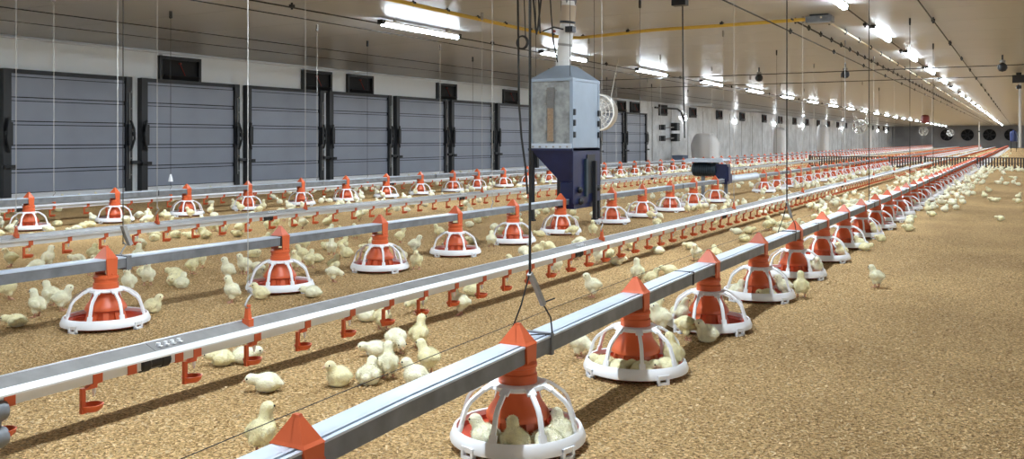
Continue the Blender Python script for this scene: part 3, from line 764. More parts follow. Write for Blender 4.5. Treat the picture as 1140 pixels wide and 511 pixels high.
legm = lambda x, y, zt: MB().box(x-0.016,x+0.016,y-0.016,y+0.016,0.095,zt).box(x-0.024,x+0.024,y-0.024,y+0.024,0.088,0.10)
for (x, y, zt) in ((hx0+0.008,hy0+0.006,zb0-0.01),(hx0+0.008,hy1-0.006,zb0-0.01),(hx1+0.032,yat(662,3.24),0.60),(hx1-0.01,hy1+0.02,zb0-0.01)):
    part('leg', legm(x, y, zt), M['black'], hop, smooth=False)
for (x, y) in ((hx1-0.03,hy0+0.02),(hx0+0.03,hy0+0.03),(hx1-0.03,hy1-0.02),(hx0+0.03,hy1-0.02)):
    part('hanger_wire', MB().tube([(x,y,zb1),(x,y,ZC+0.001)], 0.0025, 5), M['cord'], hop)
# side hinges
for zz in (0.80, 0.90, 0.99):
    part('hinge', MB().box(hx1+0.004,hx1+0.022,hy0+0.0,hy0+0.03,zz,zz+0.05), M['black'], hop, smooth=False)
    part('hinge', MB().box(hx1+0.004,hx1+0.022,hy1-0.03,hy1+0.01,zz,zz+0.05), M['black'], hop, smooth=False)
# drop chute
cx, cy = (hx0+hx1)/2-0.01, hy0+0.27
ch = link('drop_chute', None, None, (cx, cy, zb1)); tag(ch, 'white drop tube leading from the ceiling into the hopper roof', 'chute')
part('tube', MB().tube([(-0.02,0,0.0),(-0.012,0,0.16),(0.005,0,0.33),(0.03,0,0.52),(0.045,0,0.70)], 0.06, 18, rs=[0.068,0.064,0.062,0.062,0.060], cap=True), M['chute'], ch)
part('sleeve', MB().tube([(0.028,0,0.50),(0.042,0,0.66)], 0.066, 18), mat('tan_sleeve',(0.48,0.38,0.28),0.6), ch)
part('clamp', MB().tube([(0.0285,0,0.505),(0.0305,0,0.525)], 0.069, 18), M['black'], ch)
part('clamp', MB().tube([(0.003,0,0.31),(0.0055,0,0.33)], 0.066, 18), M['alu_dull'], ch)
part('intake', MB().lathe([(0.055,0.66),(0.07,0.70),(0.10,0.78),(0.13,0.82),(0.13,ZC-zb1+0.002),(0,ZC-zb1+0.002)],4,c=(0.05,0,0)), M['galv'], ch)
part('sensor_box', MB().box(0.05,0.12,-0.09,-0.02,0.42,0.47), M['black'], ch, smooth=False)
part('warning_light', MB().lathe([(0,-0.012),(0.014,-0.01),(0.014,0.006),(0,0.008)],8,axis='y',c=(-0.085,-0.03,0.44)), M['paint_red'], ch)

# hanging black cables and a coil left of the hopper
def hang(pts, r, label, name='hanging_cable'):
    o = link(name, MB().tube(pts, r, 6).mesh(name, M['cord'])); tag(o, label, 'cable', 'loose black cables by the hopper'); return o
cyy = 6.75
hang([(-3.78,cyy,ZC),(-3.77,cyy,1.6),(-3.765,cyy,1.1),(-3.74,cyy,0.8),(-3.69,cyy-0.02,0.55),(-3.67,cyy-0.02,0.32)], 0.009, 'thick black cable hanging straight down left of the hopper')
cl = MB()
for k in range(3):
    cl.tube([(-3.72+(0.056-0.004*k)*math.cos(a)-0.0, cyy-0.02-0.006*k, 1.615+(0.058-0.003*k)*math.sin(a)) for a in [2*PI*i/20 for i in range(21)]], 0.006, 5)
cl.tube([(-3.69,cyy-0.02,1.66),(-3.70,cyy-0.02,1.9),(-3.71,cyy-0.02,ZC)], 0.005, 5)
o = link('cable_coil', cl.mesh('cable_coil', M['cord'])); tag(o, 'coiled ring of black cable hanging above left of the hopper', 'cable', 'loose black cables by the hopper')
hang([(-3.66,cyy,ZC),(-3.62,cyy,1.95),(-3.60,cyy,1.72),(-3.595,cyy,1.68),(-3.58,cyy,1.74),(-3.55,cyy,1.98),(-3.54,cyy,ZC)], 0.008, 'black cable drooping in a narrow loop from the ceiling')
hang([(-3.60,cyy+0.03,ZC),(-3.585,cyy+0.03,1.9),(-3.575,cyy+0.03,1.69),(-3.54,cyy+0.03,1.71),(-3.48,cyy+0.1,1.745),(-3.44,cyy+0.2,1.735)], 0.007, 'black lead running from the cable loop to the drop tube')
hang([(-3.45,cyy-0.05,ZC),(-3.43,cyy-0.05,1.85),(-3.41,cyy-0.05,1.62),(-3.42,cyy+0.05,1.44)], 0.006, 'black lead hanging in front of the drop tube')

# ------------------------------------------------------------------ drive motor on the middle line
ym = yat(772, XB) + 0.35
mo = link('drive_motor', None, None, (-XB, 11.45, 0.0)); tag(mo, 'dark drive motor with blue gearbox and grey cover plate on the middle line', 'motor')
part('motor_body', MB().lathe([(0,-0.42),(0.06,-0.42),(0.088,-0.40),(0.088,-0.14),(0.10,-0.135),(0.10,-0.09),(0.06,-0.08),(0,-0.08)],18,axis='x',c=(0,0,0.40)), M['motor'], mo)
for i in range(8): part('cooling_fin', MB().lathe([(0.086,0.0),(0.096,0.0),(0.096,0.006),(0.086,0.006)],18,axis='x',close=True,c=(-0.38+i*0.028,0,0.40)), M['motor'], mo)
part('terminal_box', MB().box(-0.33,-0.20,-0.05,0.05,0.48,0.515), M['motor'], mo, smooth=False)
part('gearbox', MB().box(-0.09,0.06,-0.07,0.07,0.215,0.47).box(-0.06,0.05,0.07,0.20,0.22,0.34).box(0.06,0.072,-0.05,0.05,0.25,0.44), M['navy'], mo, smooth=False)
part('cover_plate', MB().frustum((-0.48,0.04,-0.17,0.17,0.515),(-0.46,0.02,-0.15,0.15,0.54)).box(-0.48,0.04,-0.17,-0.16,0.495,0.52), M['galv_top'], mo, smooth=False)
part('stand', MB().box(-0.30,-0.26,-0.02,0.02,0.0,0.32).box(-0.34,-0.22,-0.08,0.08,0.0,0.012).box(-0.02,0.02,0.06,0.10,0.0,0.22).box(-0.07,0.07,0.02,0.14,0.0,0.012), M['galv'], mo, smooth=False)
part('round_pipe', MB().tube([(0,0.18,0.262),(0,1.6,0.262)], 0.050, 14), M['galv_top'], mo)
part('coupling_shaft', MB().tube([(0,-0.30,0.262),(0,-0.10,0.262)], 0.03, 10), M['galv'], mo)

# ------------------------------------------------------------------ circulation fans hung from the ceiling
def fan(u, X, z, label):
    y = yat(u, X)
    e = link('circulation_fan', None, None, (-X, y, z)); tag(e, label, 'fan', 'circulation fans hung below the ceiling')
    part('shroud', MB().lathe([(0.30,-0.08),(0.325,-0.08),(0.315,0.0),(0.325,0.08),(0.30,0.08),(0.295,0.0)],28,axis='y',close=True), M['fan'], e)
    g = MB()
    for s in (-0.085, 0.085):
        for r in (0.10, 0.17, 0.24): g.lathe([(r-0.004,s-0.004),(r+0.004,s-0.004),(r+0.004,s+0.004),(r-0.004,s+0.004)],24,axis='y',close=True)
        for i in range(6):
            a = PI*i/6; g.tube([(0.315*math.cos(a),s,0.315*math.sin(a)),(-0.315*math.cos(a),s,-0.315*math.sin(a))],0.005,4)
    part('guard', g, M['fan'], e)
    part('hub', MB().lathe([(0,-0.07),(0.06,-0.06),(0.07,0.0),(0.06,0.09),(0,0.1)],14,axis='y'), M['fan'], e)
    for i in range(4):
        a = 2*PI*i/4 + 0.5
        b = MB(); c, s = math.cos(a), math.sin(a)
        b.add([(0.05*c-0.03*s,-0.02,0.05*s+0.03*c),(0.28*c-0.06*s,-0.03,0.28*s+0.06*c),(0.28*c+0.06*s,0.03,0.28*s-0.06*c),(0.05*c+0.03*s,0.02,0.05*s-0.03*c),
               (0.05*c-0.03*s,-0.015,0.05*s+0.03*c),(0.28*c-0.06*s,-0.025,0.28*s+0.06*c),(0.28*c+0.06*s,0.035,0.28*s-0.06*c),(0.05*c+0.03*s,0.025,0.05*s-0.03*c)],
              [(0,1,2,3),(7,6,5,4),(0,4,5,1),(1,5,6,2),(2,6,7,3),(3,7,4,0)])
        part('blade', b, M['alu_dull'], e, smooth=False)
    for (a, b_) in ((-0.22,-0.06),(0.22,0.06)):
        part('hanger_wire', MB().tube([(a,0,0.225),(b_*6,0,ZC-z-0.0)],0.006,5), M['wcord'], e)
fan(667, 6.5, 1.27, 'white round circulation fan half hidden behind the hopper')
fan(957, 6.5, 1.40, 'white round circulation fan in the middle distance by the wall')
fan(1028, 6.5, 1.45, 'small distant circulation fan, left of the far pair')
fan(1058, 5.8, 1.45, 'tiny distant circulation fan in front of the end wall fans')

# ------------------------------------------------------------------ winch motors and pipework on the wall past the doors
for (v, nm) in ((141, 'upper'), (153, 'lower')):
    y = yat(752, XW-0.2); z = H + (HOR-v)/F*depth(752, XW-0.2)
    e = link('winch_motor', None, None, (-XW, y, z)); tag(e, '%s of two black winch motors on the wall past the doors' % nm, 'motor', 'winch motors on the side wall')
    part('motor_body', MB().box(0.02,0.26,0.0,0.32,-0.15,0.15).box(0.06,0.22,-0.05,0.37,-0.11,0.11), M['black'], e, smooth=False)
    for i in range(4): part('cooling_fin', MB().box(0.26,0.28,0.0,0.32,-0.12+0.07*i,-0.10+0.07*i), M['motor'], e, smooth=False)
    part('shaft', MB().tube([(0.14,0.0,-0.02),(0.14,-1.1,-0.06)],0.03,8), M['alu_dull'], e)
    part('bracket', MB().box(0.0,0.2,-1.25,-1.1,-0.14,0.06), M['black'], e, smooth=False)
o = link('wall_pipe', MB().tube([(-XW+0.08,yat(727,XW),1.98),(-XW+0.08,yat(752,XW),2.0),(-XW+0.08,yat(756,XW),1.9),(-XW+0.08,yat(760,XW),1.5)],0.035,8).mesh('wall_pipe', M['black'])); tag(o, 'dark pipe run high on the wall just past the last door', 'pipe')

# ------------------------------------------------------------------ white bulk bags by the wall
def bag(u, wpx, hpx, X, label, seed):
    y = yat(u, X); d = depth(u, X)
    wid, hgt = wpx/F*d*1.0, 0.95*hpx/20.0*d/33.0
    bm = bmesh.new(); bmesh.ops.create_cube(bm, size=1.0)
    bmesh.ops.subdivide_edges(bm, edges=bm.edges, cuts=7, use_grid_fill=True)
    for v in bm.verts:
        p = v.co; r = max(abs(p.x), abs(p.y)); 
        k = (r/max(1e-6, (p.x**2+p.y**2)**0.5))**0.75 * (1.0 - 0.55*max(0, p.z-0.1)**2*2.2)
        bulge = 1.0 + 0.10*math.cos(p.z*2.4)
        n = noise.noise(Vector((p.x*3+seed, p.y*3, p.z*3)))*0.09
        sag = 0.13*abs(p.x+0.1)*2 if p.z > 0.2 else 0
        v.co = Vector((p.x*k*bulge*wid*(1+n), p.y*k*bulge*wid*0.95*(1+n), (p.z+0.5-sag*(p.z+0.2))*hgt + (0.04*n if p.z > -0.4 else 0)))
    me = bpy.data.meshes.new('bulk_bag'); bm.to_mesh(me); bm.free(); me.materials.append(M['bag'])
    me.polygons.foreach_set('use_smooth', [True]*len(me.polygons))
    o = link('bulk_bag', me, None, (-X, y, 0.0), random.uniform(-0.3,0.3)); tag(o, label, 'bag', 'white bulk bags along the wall')
    zt = max(v.co.z for v in me.vertices)
    for sx in (-0.3, 0.3):
        part('lifting_loop', MB().tube([(sx*wid,-0.25*wid,zt*0.9),(sx*wid,-0.12*wid,zt*0.99),(sx*wid,0.12*wid,zt*0.99),(sx*wid,0.25*wid,zt*0.9)],0.02,5), M['bag'], o)
bag(785, 27, 21, 10.6, 'largest white bulk bag by the wall right of the winch motors', 1)
bag(868, 12, 22, 10.6, 'white bulk bag by the wall, second from the left', 2)
bag(916, 12, 22, 10.6, 'white bulk bag by the wall, third from the left', 3)
bag(966, 8, 18, 10.6, 'white bulk bag by the wall, farthest of four', 4)
cr = link('blue_crate', MB().box(-0.35,0.35,-0.5,0.5,0,0.05).box(-0.35,-0.31,-0.5,0.5,0.05,0.34).box(0.31,0.35,-0.5,0.5,0.05,0.34).box(-0.31,0.31,-0.5,-0.46,0.05,0.34).box(-0.31,0.31,0.46,0.5,0.05,0.34).mesh('blue_crate', mat('faded_blue',(0.16,0.22,0.34),0.5), False), None, (-11.3, yat(757, 11.3), 0), 0, 0.6); tag(cr, 'faded blue open crate on the floor beside the largest bulk bag', 'crate')
part('lip', MB().box(-0.37,-0.35,-0.52,0.52,0.30,0.34).box(0.35,0.37,-0.52,0.52,0.30,0.34), mat('faded_blue',(0.16,0.22,0.34)), cr, smooth=False)

# ------------------------------------------------------------------ low cross fence in the distance
YF = 27.4
for i in range(4):
    x0 = -5.45 + i*3.1; x1 = x0 + 3.0
    e = link('low_fence', None, None, (x0, YF, 0)); tag(e, 'dark low barred fence panel across the barn, %s from the left' % ORD[i], 'fence', 'low fence panels across the barn')
    b = MB(); n = 44
    for q in range(n+1): b.box(q*3.0/n-0.019, q*3.0/n+0.019, -0.006, 0.006, 0.0, 0.30)
    o = part('bars', b, M['fence'], e, smooth=False); o['kind'] = 'stuff'
    part('rail', MB().box(0,3.0,-0.012,0.012,0.29,0.315), M['fence'], e, smooth=False)
    part('rail', MB().box(0,3.0,-0.012,0.012,0.02,0.05), M['fence'], e, smooth=False)
    part('rail', MB().box(0,3.0,-0.010,0.010,0.15,0.165), M['fence'], e, smooth=False)
    for xx in (0.0, 3.0): part('post', MB().box(xx-0.03,xx+0.03,-0.03,0.03,0,0.34), M['fence'], e, smooth=False)

# ------------------------------------------------------------------ end wall fans
def end_fan(u, label):
    tanv = (u-570)/F                       # x on the end wall for this pixel column
    x = YEND*(tanv*CT - ST)/(CT + tanv*ST)
    e = link('exhaust_fan', None, None, (x, YEND, 1.3)); tag(e, label, 'fan', 'exhaust fans in the end wall')
    part('cone_ring', MB().lathe([(0.60,-0.18),(0.68,-0.18),(0.66,0.0),(0.58,0.0)],32,axis='y',close=True), M['endwall'], e)
    part('opening', MB().lathe([(0.0,-0.02),(0.60,-0.02),(0.60,0.0),(0.0,0.0)],32,axis='y'), M['dark'], e)
    part('hub', MB().lathe([(0,-0.14),(0.09,-0.13),(0.10,-0.03),(0,-0.03)],12,axis='y'), M['black'], e)
    for i in range(6):
        a = 2*PI*i/6; c, s = math.cos(a), math.sin(a)
        part('blade', MB().strip([(0.09*c,-0.08,0.09*s),(0.55*c,-0.08,0.55*s)], (-s,0.6,c), 0.16, 0.012), mat('fan_blade_dark',(0.05,0.05,0.055),0.5), e, smooth=False)
for k, u in enumerate((1054, 1077, 1101.6, 1125.6)): end_fan(u, '%s dark round exhaust fan from the left in the end wall' % ORD[k])
tk = link('blue_tank', MB().lathe([(0,0.75),(0.36,0.75),(0.42,0.80),(0.42,1.40),(0.36,1.52),(0.15,1.58),(0.15,1.64),(0,1.64)],20).mesh('blue_tank', M['blue']), None, (-0.5, 70.0, 0), 0, (0.55,0.55,0.9)); tag(tk, 'blue plastic tank on legs in front of the right end wall fan', 'tank')
for (a, b) in ((-0.28,-0.28),(0.28,-0.28),(0.28,0.28),(-0.28,0.28)): part('leg', MB().box(a-0.025,a+0.025,b-0.025,b+0.025,0,0.78), M['black'], tk, smooth=False)
d = depth(1090, 3.9)
po = link('support_pole', MB().tube([(0,0,0.0),(0,0,ZC)],0.05,8).box(-0.1,0.1,-0.1,0.1,0,0.02).mesh('support_pole', M['fan']), None, (-2.9, yat(1090, 2.9), 0)); tag(po, 'pale upright pole far away in front of the end wall', 'pole')
part('clamp', MB().lathe([(0.05,1.4),(0.07,1.4),(0.07,1.5),(0.05,1.5)],8,close=True), M['black'], po)
ht = link('red_heater', MB().lathe([(0,0.0),(0.18,0.0),(0.22,0.04),(0.22,0.34),(0.16,0.42),(0.05,0.44),(0,0.44)],14).mesh('red_heater', M['paint_red']), None, (-4.6, yat(1030, 4.6), 1.72)); tag(ht, 'small dark red heater hung below the ceiling far down the barn', 'heater')
part('hanger', MB().tube([(0,0,0.43),(0,0,ZC-1.72)],0.012,5), M['cord'], ht)

# ------------------------------------------------------------------ chicks
def ell(bm, c, r, rot=None, sub=2):
    mtx = Matrix.Translation(Vector(c)) @ (rot.to_4x4() if rot is not None else Matrix.Identity(4)) @ Matrix.Diagonal((*r, 1))
    bmesh.ops.create_icosphere(bm, subdivisions=sub, radius=1.0, matrix=mtx)
RY = lambda a: Matrix.Rotation(math.radians(a), 3, 'Y')
def chick_body(spec, voxel, smooth):
    bm = bmesh.new()
    for (c, r, ry) in spec: ell(bm, c, r, RY(ry) if ry else None)
    me = bpy.data.meshes.new('tmp'); bm.to_mesh(me); bm.free()
    o = bpy.data.objects.new('tmp', me); COL.objects.link(o)
    rm = o.modifiers.new('r', 'REMESH'); rm.mode = 'VOXEL'; rm.voxel_size = voxel
    sm_ = o.modifiers.new('s', 'SMOOTH'); sm_.factor = 0.5; sm_.iterations = smooth
    dg = bpy.context.evaluated_depsgraph_get(); dg.update()
    res = bpy.data.meshes.new_from_object(o.evaluated_get(dg))
    bpy.data.objects.remove(o); bpy.data.meshes.remove(me)
    return res
def line(a, b, ra, rb, n):
    a, b = Vector(a), Vector(b)
    return [(tuple(a.lerp(b, i/(n-1))), (ra+(rb-ra)*i/(n-1),)*3, 0) for i in range(n)]
def both(c, r, ry=0): return [(c, r, ry), ((c[0], -c[1], c[2]), r, ry)]
# every pose looks along +x; head = (centre, pitch)
POSES = {}
POSES['stand'] = dict(spec=[((-0.002,0,0.060),(0.034,0.032,0.033),-16), ((0.014,0,0.060),(0.025,0.027,0.028),0), ((-0.030,0,0.060),(0.016,0.016,0.014),-10)]
    + both((-0.006,0.029,0.062),(0.024,0.008,0.018),-8) + both((0.0,0.016,0.034),(0.014,0.012,0.017)) + line((0.018,0,0.074),(0.028,0,0.098),0.019,0.016,4) + [((0.031,0,0.101),(0.0190,0.0172,0.0172),0)],
    head=((0.031,0,0.101), 0), legs=True)
POSES['alert'] = dict(spec=[((-0.004,0,0.060),(0.033,0.032,0.034),-34), ((0.010,0,0.064),(0.025,0.027,0.030),0), ((-0.026,0,0.047),(0.016,0.016,0.014),-25)]
    + both((-0.008,0.029,0.060),(0.024,0.008,0.018),-25) + both((0.0,0.016,0.034),(0.014,0.012,0.017)) + line((0.010,0,0.082),(0.014,0,0.109),0.0185,0.016,4) + [((0.017,0,0.112),(0.0190,0.0172,0.0172),0)],
    head=((0.017,0,0.112), 0), legs=True)
POSES['peck'] = dict(spec=[((-0.004,0,0.062),(0.034,0.032,0.032),6), ((0.014,0,0.060),(0.025,0.027,0.027),0), ((-0.031,0,0.068),(0.016,0.016,0.013),10)]
    + both((-0.004,0.029,0.064),(0.024,0.008,0.018),6) + both((0.0,0.016,0.034),(0.014,0.012,0.017)) + line((0.024,0,0.060),(0.042,0,0.050),0.019,0.016,4) + [((0.047,0,0.046),(0.0185,0.0165,0.0165),35)],
    head=((0.047,0,0.046), 36), legs=True)
POSES['sit'] = dict(spec=[((-0.003,0,0.034),(0.036,0.034,0.033),-8), ((0.014,0,0.036),(0.025,0.028,0.029),0), ((-0.031,0,0.030),(0.017,0.018,0.014),-6), ((0.0,0,0.015),(0.032,0.033,0.016),0)]
    + both((-0.006,0.031,0.034),(0.025,0.008,0.018),-4) + line((0.018,0,0.050),(0.026,0,0.068),0.019,0.0165,3) + [((0.030,0,0.071),(0.0190,0.0172,0.0172),0)],
    head=((0.030,0,0.071), 4), legs=False)
POSES['lie'] = dict(spec=[((-0.006,0,0.029),(0.038,0.034,0.029),-4), ((-0.034,0,0.024),(0.018,0.018,0.013),0), ((-0.004,0,0.014),(0.034,0.033,0.015),0)]
    + both((-0.008,0.031,0.028),(0.026,0.009,0.018),-2) + line((0.022,0,0.034),(0.036,0.004,0.037),0.018,0.016,3) + [((0.041,0.006,0.039),(0.0190,0.0172,0.0172),0)],
    head=((0.041,0.006,0.039), 10), legs=False)
def legs_mb(mb, toes=True):
    for s in (-1, 1):
        mb.tube([(0.0,s*0.016,0.036),(-0.004,s*0.017,0.022),(0.002,s*0.017,0.004)], 0.003, 6, 1, rs=[0.0048,0.0034,0.0032])
        for (dx, dy) in ((0.020,0.0),(0.015,0.010),(0.015,-0.010),(-0.010,0.0)):
            mb.tube([(0.002,s*0.017,0.004),(0.002+dx*0.6,s*0.017+dy*0.6,0.003),(0.002+dx,s*0.017+dy,0.0015)], 0.002, 5, 1, rs=[0.0028,0.0022,0.001])
def chick_mesh(pose, voxel, smooth, fuzz, fl='fluff'):
    P = POSES[pose]; me = chick_body(P['spec'], voxel, smooth)
    mb = MB()
    vs = [tuple(v.co) for v in me.vertices]
    mb.add(vs, [tuple(p.vertices) for p in me.polygons], 0)
    if fuzz:
        rr = random.Random(3)
        polys = list(me.polygons); hc = Vector(P['head'][0])
        for _ in range(fuzz):
            p = rr.choice(polys); c = Vector(p.center); n = Vector(p.normal)
            if c.z < 0.004: continue
            near_head = (c - hc).length < 0.024
            L = (0.0030 if near_head else 0.0055)*rr.uniform(0.6, 1.3)
            d = (n + Vector((-0.7, rr.uniform(-.3,.3), -0.25))*0.8).normalized()
            sd = d.cross(n)
            if sd.length < 1e-4: continue
            sd = sd.normalized()*0.0007
            mb.add([c-sd-n*0.0006, c+sd-n*0.0006, c+d*L], [(0,1,2)], 0)
    if P['legs']: legs_mb(mb)
    bpy.data.meshes.remove(me)
    out = bpy.data.meshes.new('chick'); out.from_pydata(mb.v, [], mb.f)
    out.materials.append(M[fl]); out.materials.append(M['leg'])
    out.polygons.foreach_set('material_index', mb.m); out.polygons.foreach_set('use_smooth', [True]*len(mb.f)); out.update()
    return out
CH = {}
for p in POSES:
    CH[p] = (chick_mesh(p, 0.0034, 3, 2200), chick_mesh(p, 0.0034, 3, 2200, 'fluff_pale'), chick_mesh(p, 0.007, 1, 0), chick_mesh(p, 0.007, 1, 0, 'fluff_pale'))
beak_m = MB().add([(0.015,0.0055,0.001),(0.015,-0.0055,0.001),(0.015,0,0.0055),(0.0295,0,-0.0025),(0.015,0,-0.005)], [(0,2,3),(2,1,3),(1,4,3),(4,0,3),(0,4,1,2)]).mesh('beak', M['beak'])
eye_m = MB().lathe([(0,-0.0028),(0.002,-0.002),(0.0028,0),(0.002,0.002),(0,0.0028)],8).mesh('eye', M['eye'])
placed = []       # (x, y)
count = [0]
def chick(x, y, z, pose, head, sc, label, group, pale=None):
    d = cdist(x, y)
    near = d < 8.5
    pale = (random.random() < 0.4) if pale is None else pale
    me = CH[pose][(0 if near else 2) + (1 if pale else 0)]
    o = link('chick', me, None, (x, y, z), head, sc); tag(o, label, 'chick', group)
    if near:
        (hx, hy, hz), pitch = POSES[pose]['head']
        b = link('beak', beak_m, o, (hx, hy, hz)); b.rotation_euler = (0, math.radians(pitch), 0)
        R = Matrix.Rotation(math.radians(pitch), 3, 'Y')
        for s in (-1, 1):
            q = R @ Vector((0.0085, s*0.0148, 0.0045)); link('eye', eye_m, o, (hx+q.x, hy+q.y, hz+q.z))
    placed.append((x, y)); count[0] += 1
    return o
# birds read off the photograph: pixel of the feet, facing on screen (0 right, 90 away, 180 left, 270 towards), pose, label
FG = [
 (17,364,182,'lie','chick lying flat alone at the left edge before the leftmost middle pan'),
 (41,353,175,'alert','chick standing facing left, left of the leftmost middle pan'),
 (56,341,150,'stand','chick half hidden behind two others left of the leftmost middle pan'),
 (69,346,15,'stand','chick stretching right against the leftmost middle feeder pan'),
 (143,325,265,'alert','chick standing behind the leftmost middle feeder pan'),
 (170,348,5,'sit','chick crouching at the right side of the leftmost middle pan'),
 (258,337,200,'alert','upright chick alone between the two leftmost middle feeder pans'),
 (272,305,230,'stand','chick standing just left of the second middle pan'),
 (255,406,182,'lie','chick lying below the near drinker line, head to the left'),
 (264,405,10,'lie','chick lying pressed behind another below the near drinker line'),
 (296,436,182,'lie','chick lying with its head left, alone beside the near feed pipe'),
 (377,430,215,'sit','chick sitting front on, left of the small group by the near pipe'),
 (411,428,80,'sit','chick sitting with its back turned in the group by the near pipe'),
 (432,422,95,'alert','chick standing with its back turned beside the sitting chick'),
 (424,396,190,'lie','chick lying low behind the standing one, head left'),
 (434,395,300,'peck','chick with lowered head at the back of the near group'),
 (467,388,70,'alert','tall upright chick standing alone, seen from behind'),
 (477,417,150,'stand','chick standing right above the near feed pipe, facing left'),
 (463,430,170,'sit','chick mostly hidden behind the near feed pipe, head showing'),
 (426,367,80,'alert','upright chick at the drip cups of the near drinker line'),
 (407,358,175,'lie','chick lying with its head in a drip cup of the near line'),
 (465,349,195,'peck','chick bending down to its left beside the near drinker line'),
 (513,351,170,'stand','chick striding left in the open right of the drip cups'),
 (526,329,20,'sit','chick resting under the near drinker line, looking right'),
 (292,507,60,'alert','chick at the bottom edge behind the near feed pipe, back turned'),
 (619,304,260,'alert','chick standing upright at the drip cups left of the hopper leg'),
 (660,331,190,'stand','lone chick standing between near drinker line and near feed pipe'),
 (667,294,250,'stand','left chick of three near the drip cups below the hopper'),
 (677,292,80,'stand','middle chick of three near the drip cups below the hopper'),
 (688,295,350,'lie','lying right chick of three near the drip cups below the hopper'),
 (711,314,95,'alert','upright chick above the near feed pipe, right of the lone one'),
 (724,315,10,'sit','chick half hidden by the near feed pipe beside an upright one'),
 (745,306,170,'lie','chick lying in the open above the third near saddle'),
 (702,279,90,'alert','chick drinking upright at the near drinker line right of the hopper'),
 (732,283,175,'lie','single chick lying in the open, left of a pair'),
 (768,278,180,'lie','chick lying left of a standing one in the open litter'),
 (775,290,240,'stand','chick standing among lying ones in the open litter'),
 (797,287,100,'sit','chick sitting near the fourth near saddle'),
 (820,261,180,'lie','left chick of a lying pair in the open litter'),
 (834,260,0,'lie','right chick of a lying pair in the open litter'),
 (892,331,85,'alert','chick standing with its back turned right of the near pans'),
 (976,320,120,'stand','lone chick on the bare litter at the right'),
 (645,398,330,'peck','chick standing left of the second near pan, under the pipe'),
 (727,363,20,'stand','chick standing under the pipe left of the third near pan'),
 (752,368,200,'stand','chick at the left rim of the third near pan, facing left'),
 (771,379,350,'peck','pecking chick in front of the third near pan, left of a pair'),
 (780,380,190,'sit','sitting chick in front of the third near pan, right of a pair'),
 (905,303,30,'sit','chick sitting beside the right rim of the sixth near pan'),
 (957,278,0,'lie','chick lying right beside the ninth near pan'),
 (1011,257,180,'lie','chick lying alone right of the near pans in the middle distance'),
 (1037,241,185,'lie','chick lying right of the near line, below a brighter cluster'),
 (1052,236,30,'sit','chick sitting at the right end of a cluster by the near line'),
 (1103,224,200,'lie','left chick of a lying pair on the bare right litter'),
 (1109,225,350,'lie','right chick of a lying pair on the bare right litter'),
 (1096,220,90,'sit','chick sitting just behind a lying pair on the right litter'),
 (1101,214,170,'sit','chick sitting alone behind the pair on the right litter'),
 (1113,246,180,'lie','nearest chick lying alone on the bare right litter'),
 (1120,206,0,'lie','chick lying far off on the right litter before the fence'),
 (1126,199,180,'lie','chick lying close before the low fence at the right'),
 (1133,226,160,'lie','lower chick of two at the right edge of the litter'),
 (1134,221,20,'sit','upper chick of two at the right edge of the litter'),
 (12,297,200,'stand','chick at the left edge behind the middle feed pipe'),
 (54,297,60,'alert','chick standing behind the middle feed pipe under the drip cups'),
 (86,293,180,'lie','chick lying behind the middle feed pipe, left of the saddle'),
 (104,286,100,'sit','chick sitting behind the orange saddle of the leftmost middle pan'),
 (290,333,200,'sit','chick sitting under the left rim of the second middle pan'),
 (337,292,190,'stand','chick standing right behind the second middle pan'),
 (347,331,170,'lie','chick lying between the second middle pan and the near drinker line'),
 (371,314,20,'peck','chick standing between the second and third middle pans'),
 (369,284,100,'stand','chick standing behind, between the second and third middle pans'),
 (352,292,180,'lie','chick lying behind the pair between the middle pans'),
 (457,300,270,'stand','chick standing between the third and fourth middle pans'),
 (446,290,120,'sit','chick sitting between the third and fourth middle pans'),
 (547,275,90,'stand','chick standing right of the fourth middle pan'),
 (660,262,260,'alert','chick standing right below the hopper leg'),
 (638,264,180,'peck','chick pecking in front of the pan left of the hopper leg'),
]
fgp = [at(u, v) for (u, v, *_) in FG]
for _ in range(12):                       # nudge birds that touch each other or a pan
    for i in range(len(fgp)):
        for j in range(i):
            dv = fgp[i]-fgp[j]; L = dv.length
            if L < 0.082:
                dv = dv/max(L, 1e-4)*(0.082-L)*0.5; fgp[i] = fgp[i]+dv; fgp[j] = fgp[j]-dv
        for (px, py) in PANS[:60]:
            dv = fgp[i]-Vector((px, py, 0)); L = dv.length
            if L < 0.218: fgp[i] = Vector((px, py, 0)) + dv/L*0.218
for p, (u, v, a, pose, lab) in zip(fgp, FG):
    chick(p.x, p.y, 0, pose, TH + math.radians(a), random.uniform(0.95, 1.06), lab, 'chicks on the litter')
# birds inside the nearest pans
def in_pan(k, ang_deg, r, pose, face, lab):
    y = 2.02 + 0.81*k; dirc = math.atan2(-y, XA) + math.radians(ang_deg)
    chick(-XA + r*math.cos(dirc), y + r*math.sin(dirc), 0.013, pose, TH+math.radians(face), 0.98, lab, 'chicks inside feeder pans')
in_pan(0, -42, 0.120, 'sit', 150, 'chick sitting in the nearest full pan at its left side')
in_pan(0, -4, 0.118, 'sit', 100, 'chick sitting in the nearest full pan at the front centre')
in_pan(0, 38, 0.120, 'lie', 60, 'left chick of two huddled in the right side of the nearest pan')
in_pan(0, 66, 0.120, 'sit', 110, 'right chick of two huddled in the right side of the nearest pan')
in_pan(1, -62, 0.118, 'lie', 130, 'chick at the left side inside the second near pan')
in_pan(1, -25, 0.118, 'lie', 0, 'chick lying at the front left inside the second near pan')
in_pan(1, 12, 0.118, 'lie', 20, 'chick lying at the front inside the second near pan')
in_pan(1, 55, 0.118, 'lie', 200, 'chick lying at the front right inside the second near pan')
in_pan(1, 88, 0.122, 'alert', 120, 'chick standing inside the second near pan on the right')
in_pan(2, -75, 0.120, 'stand', 30, 'chick standing inside the third near pan on the left')
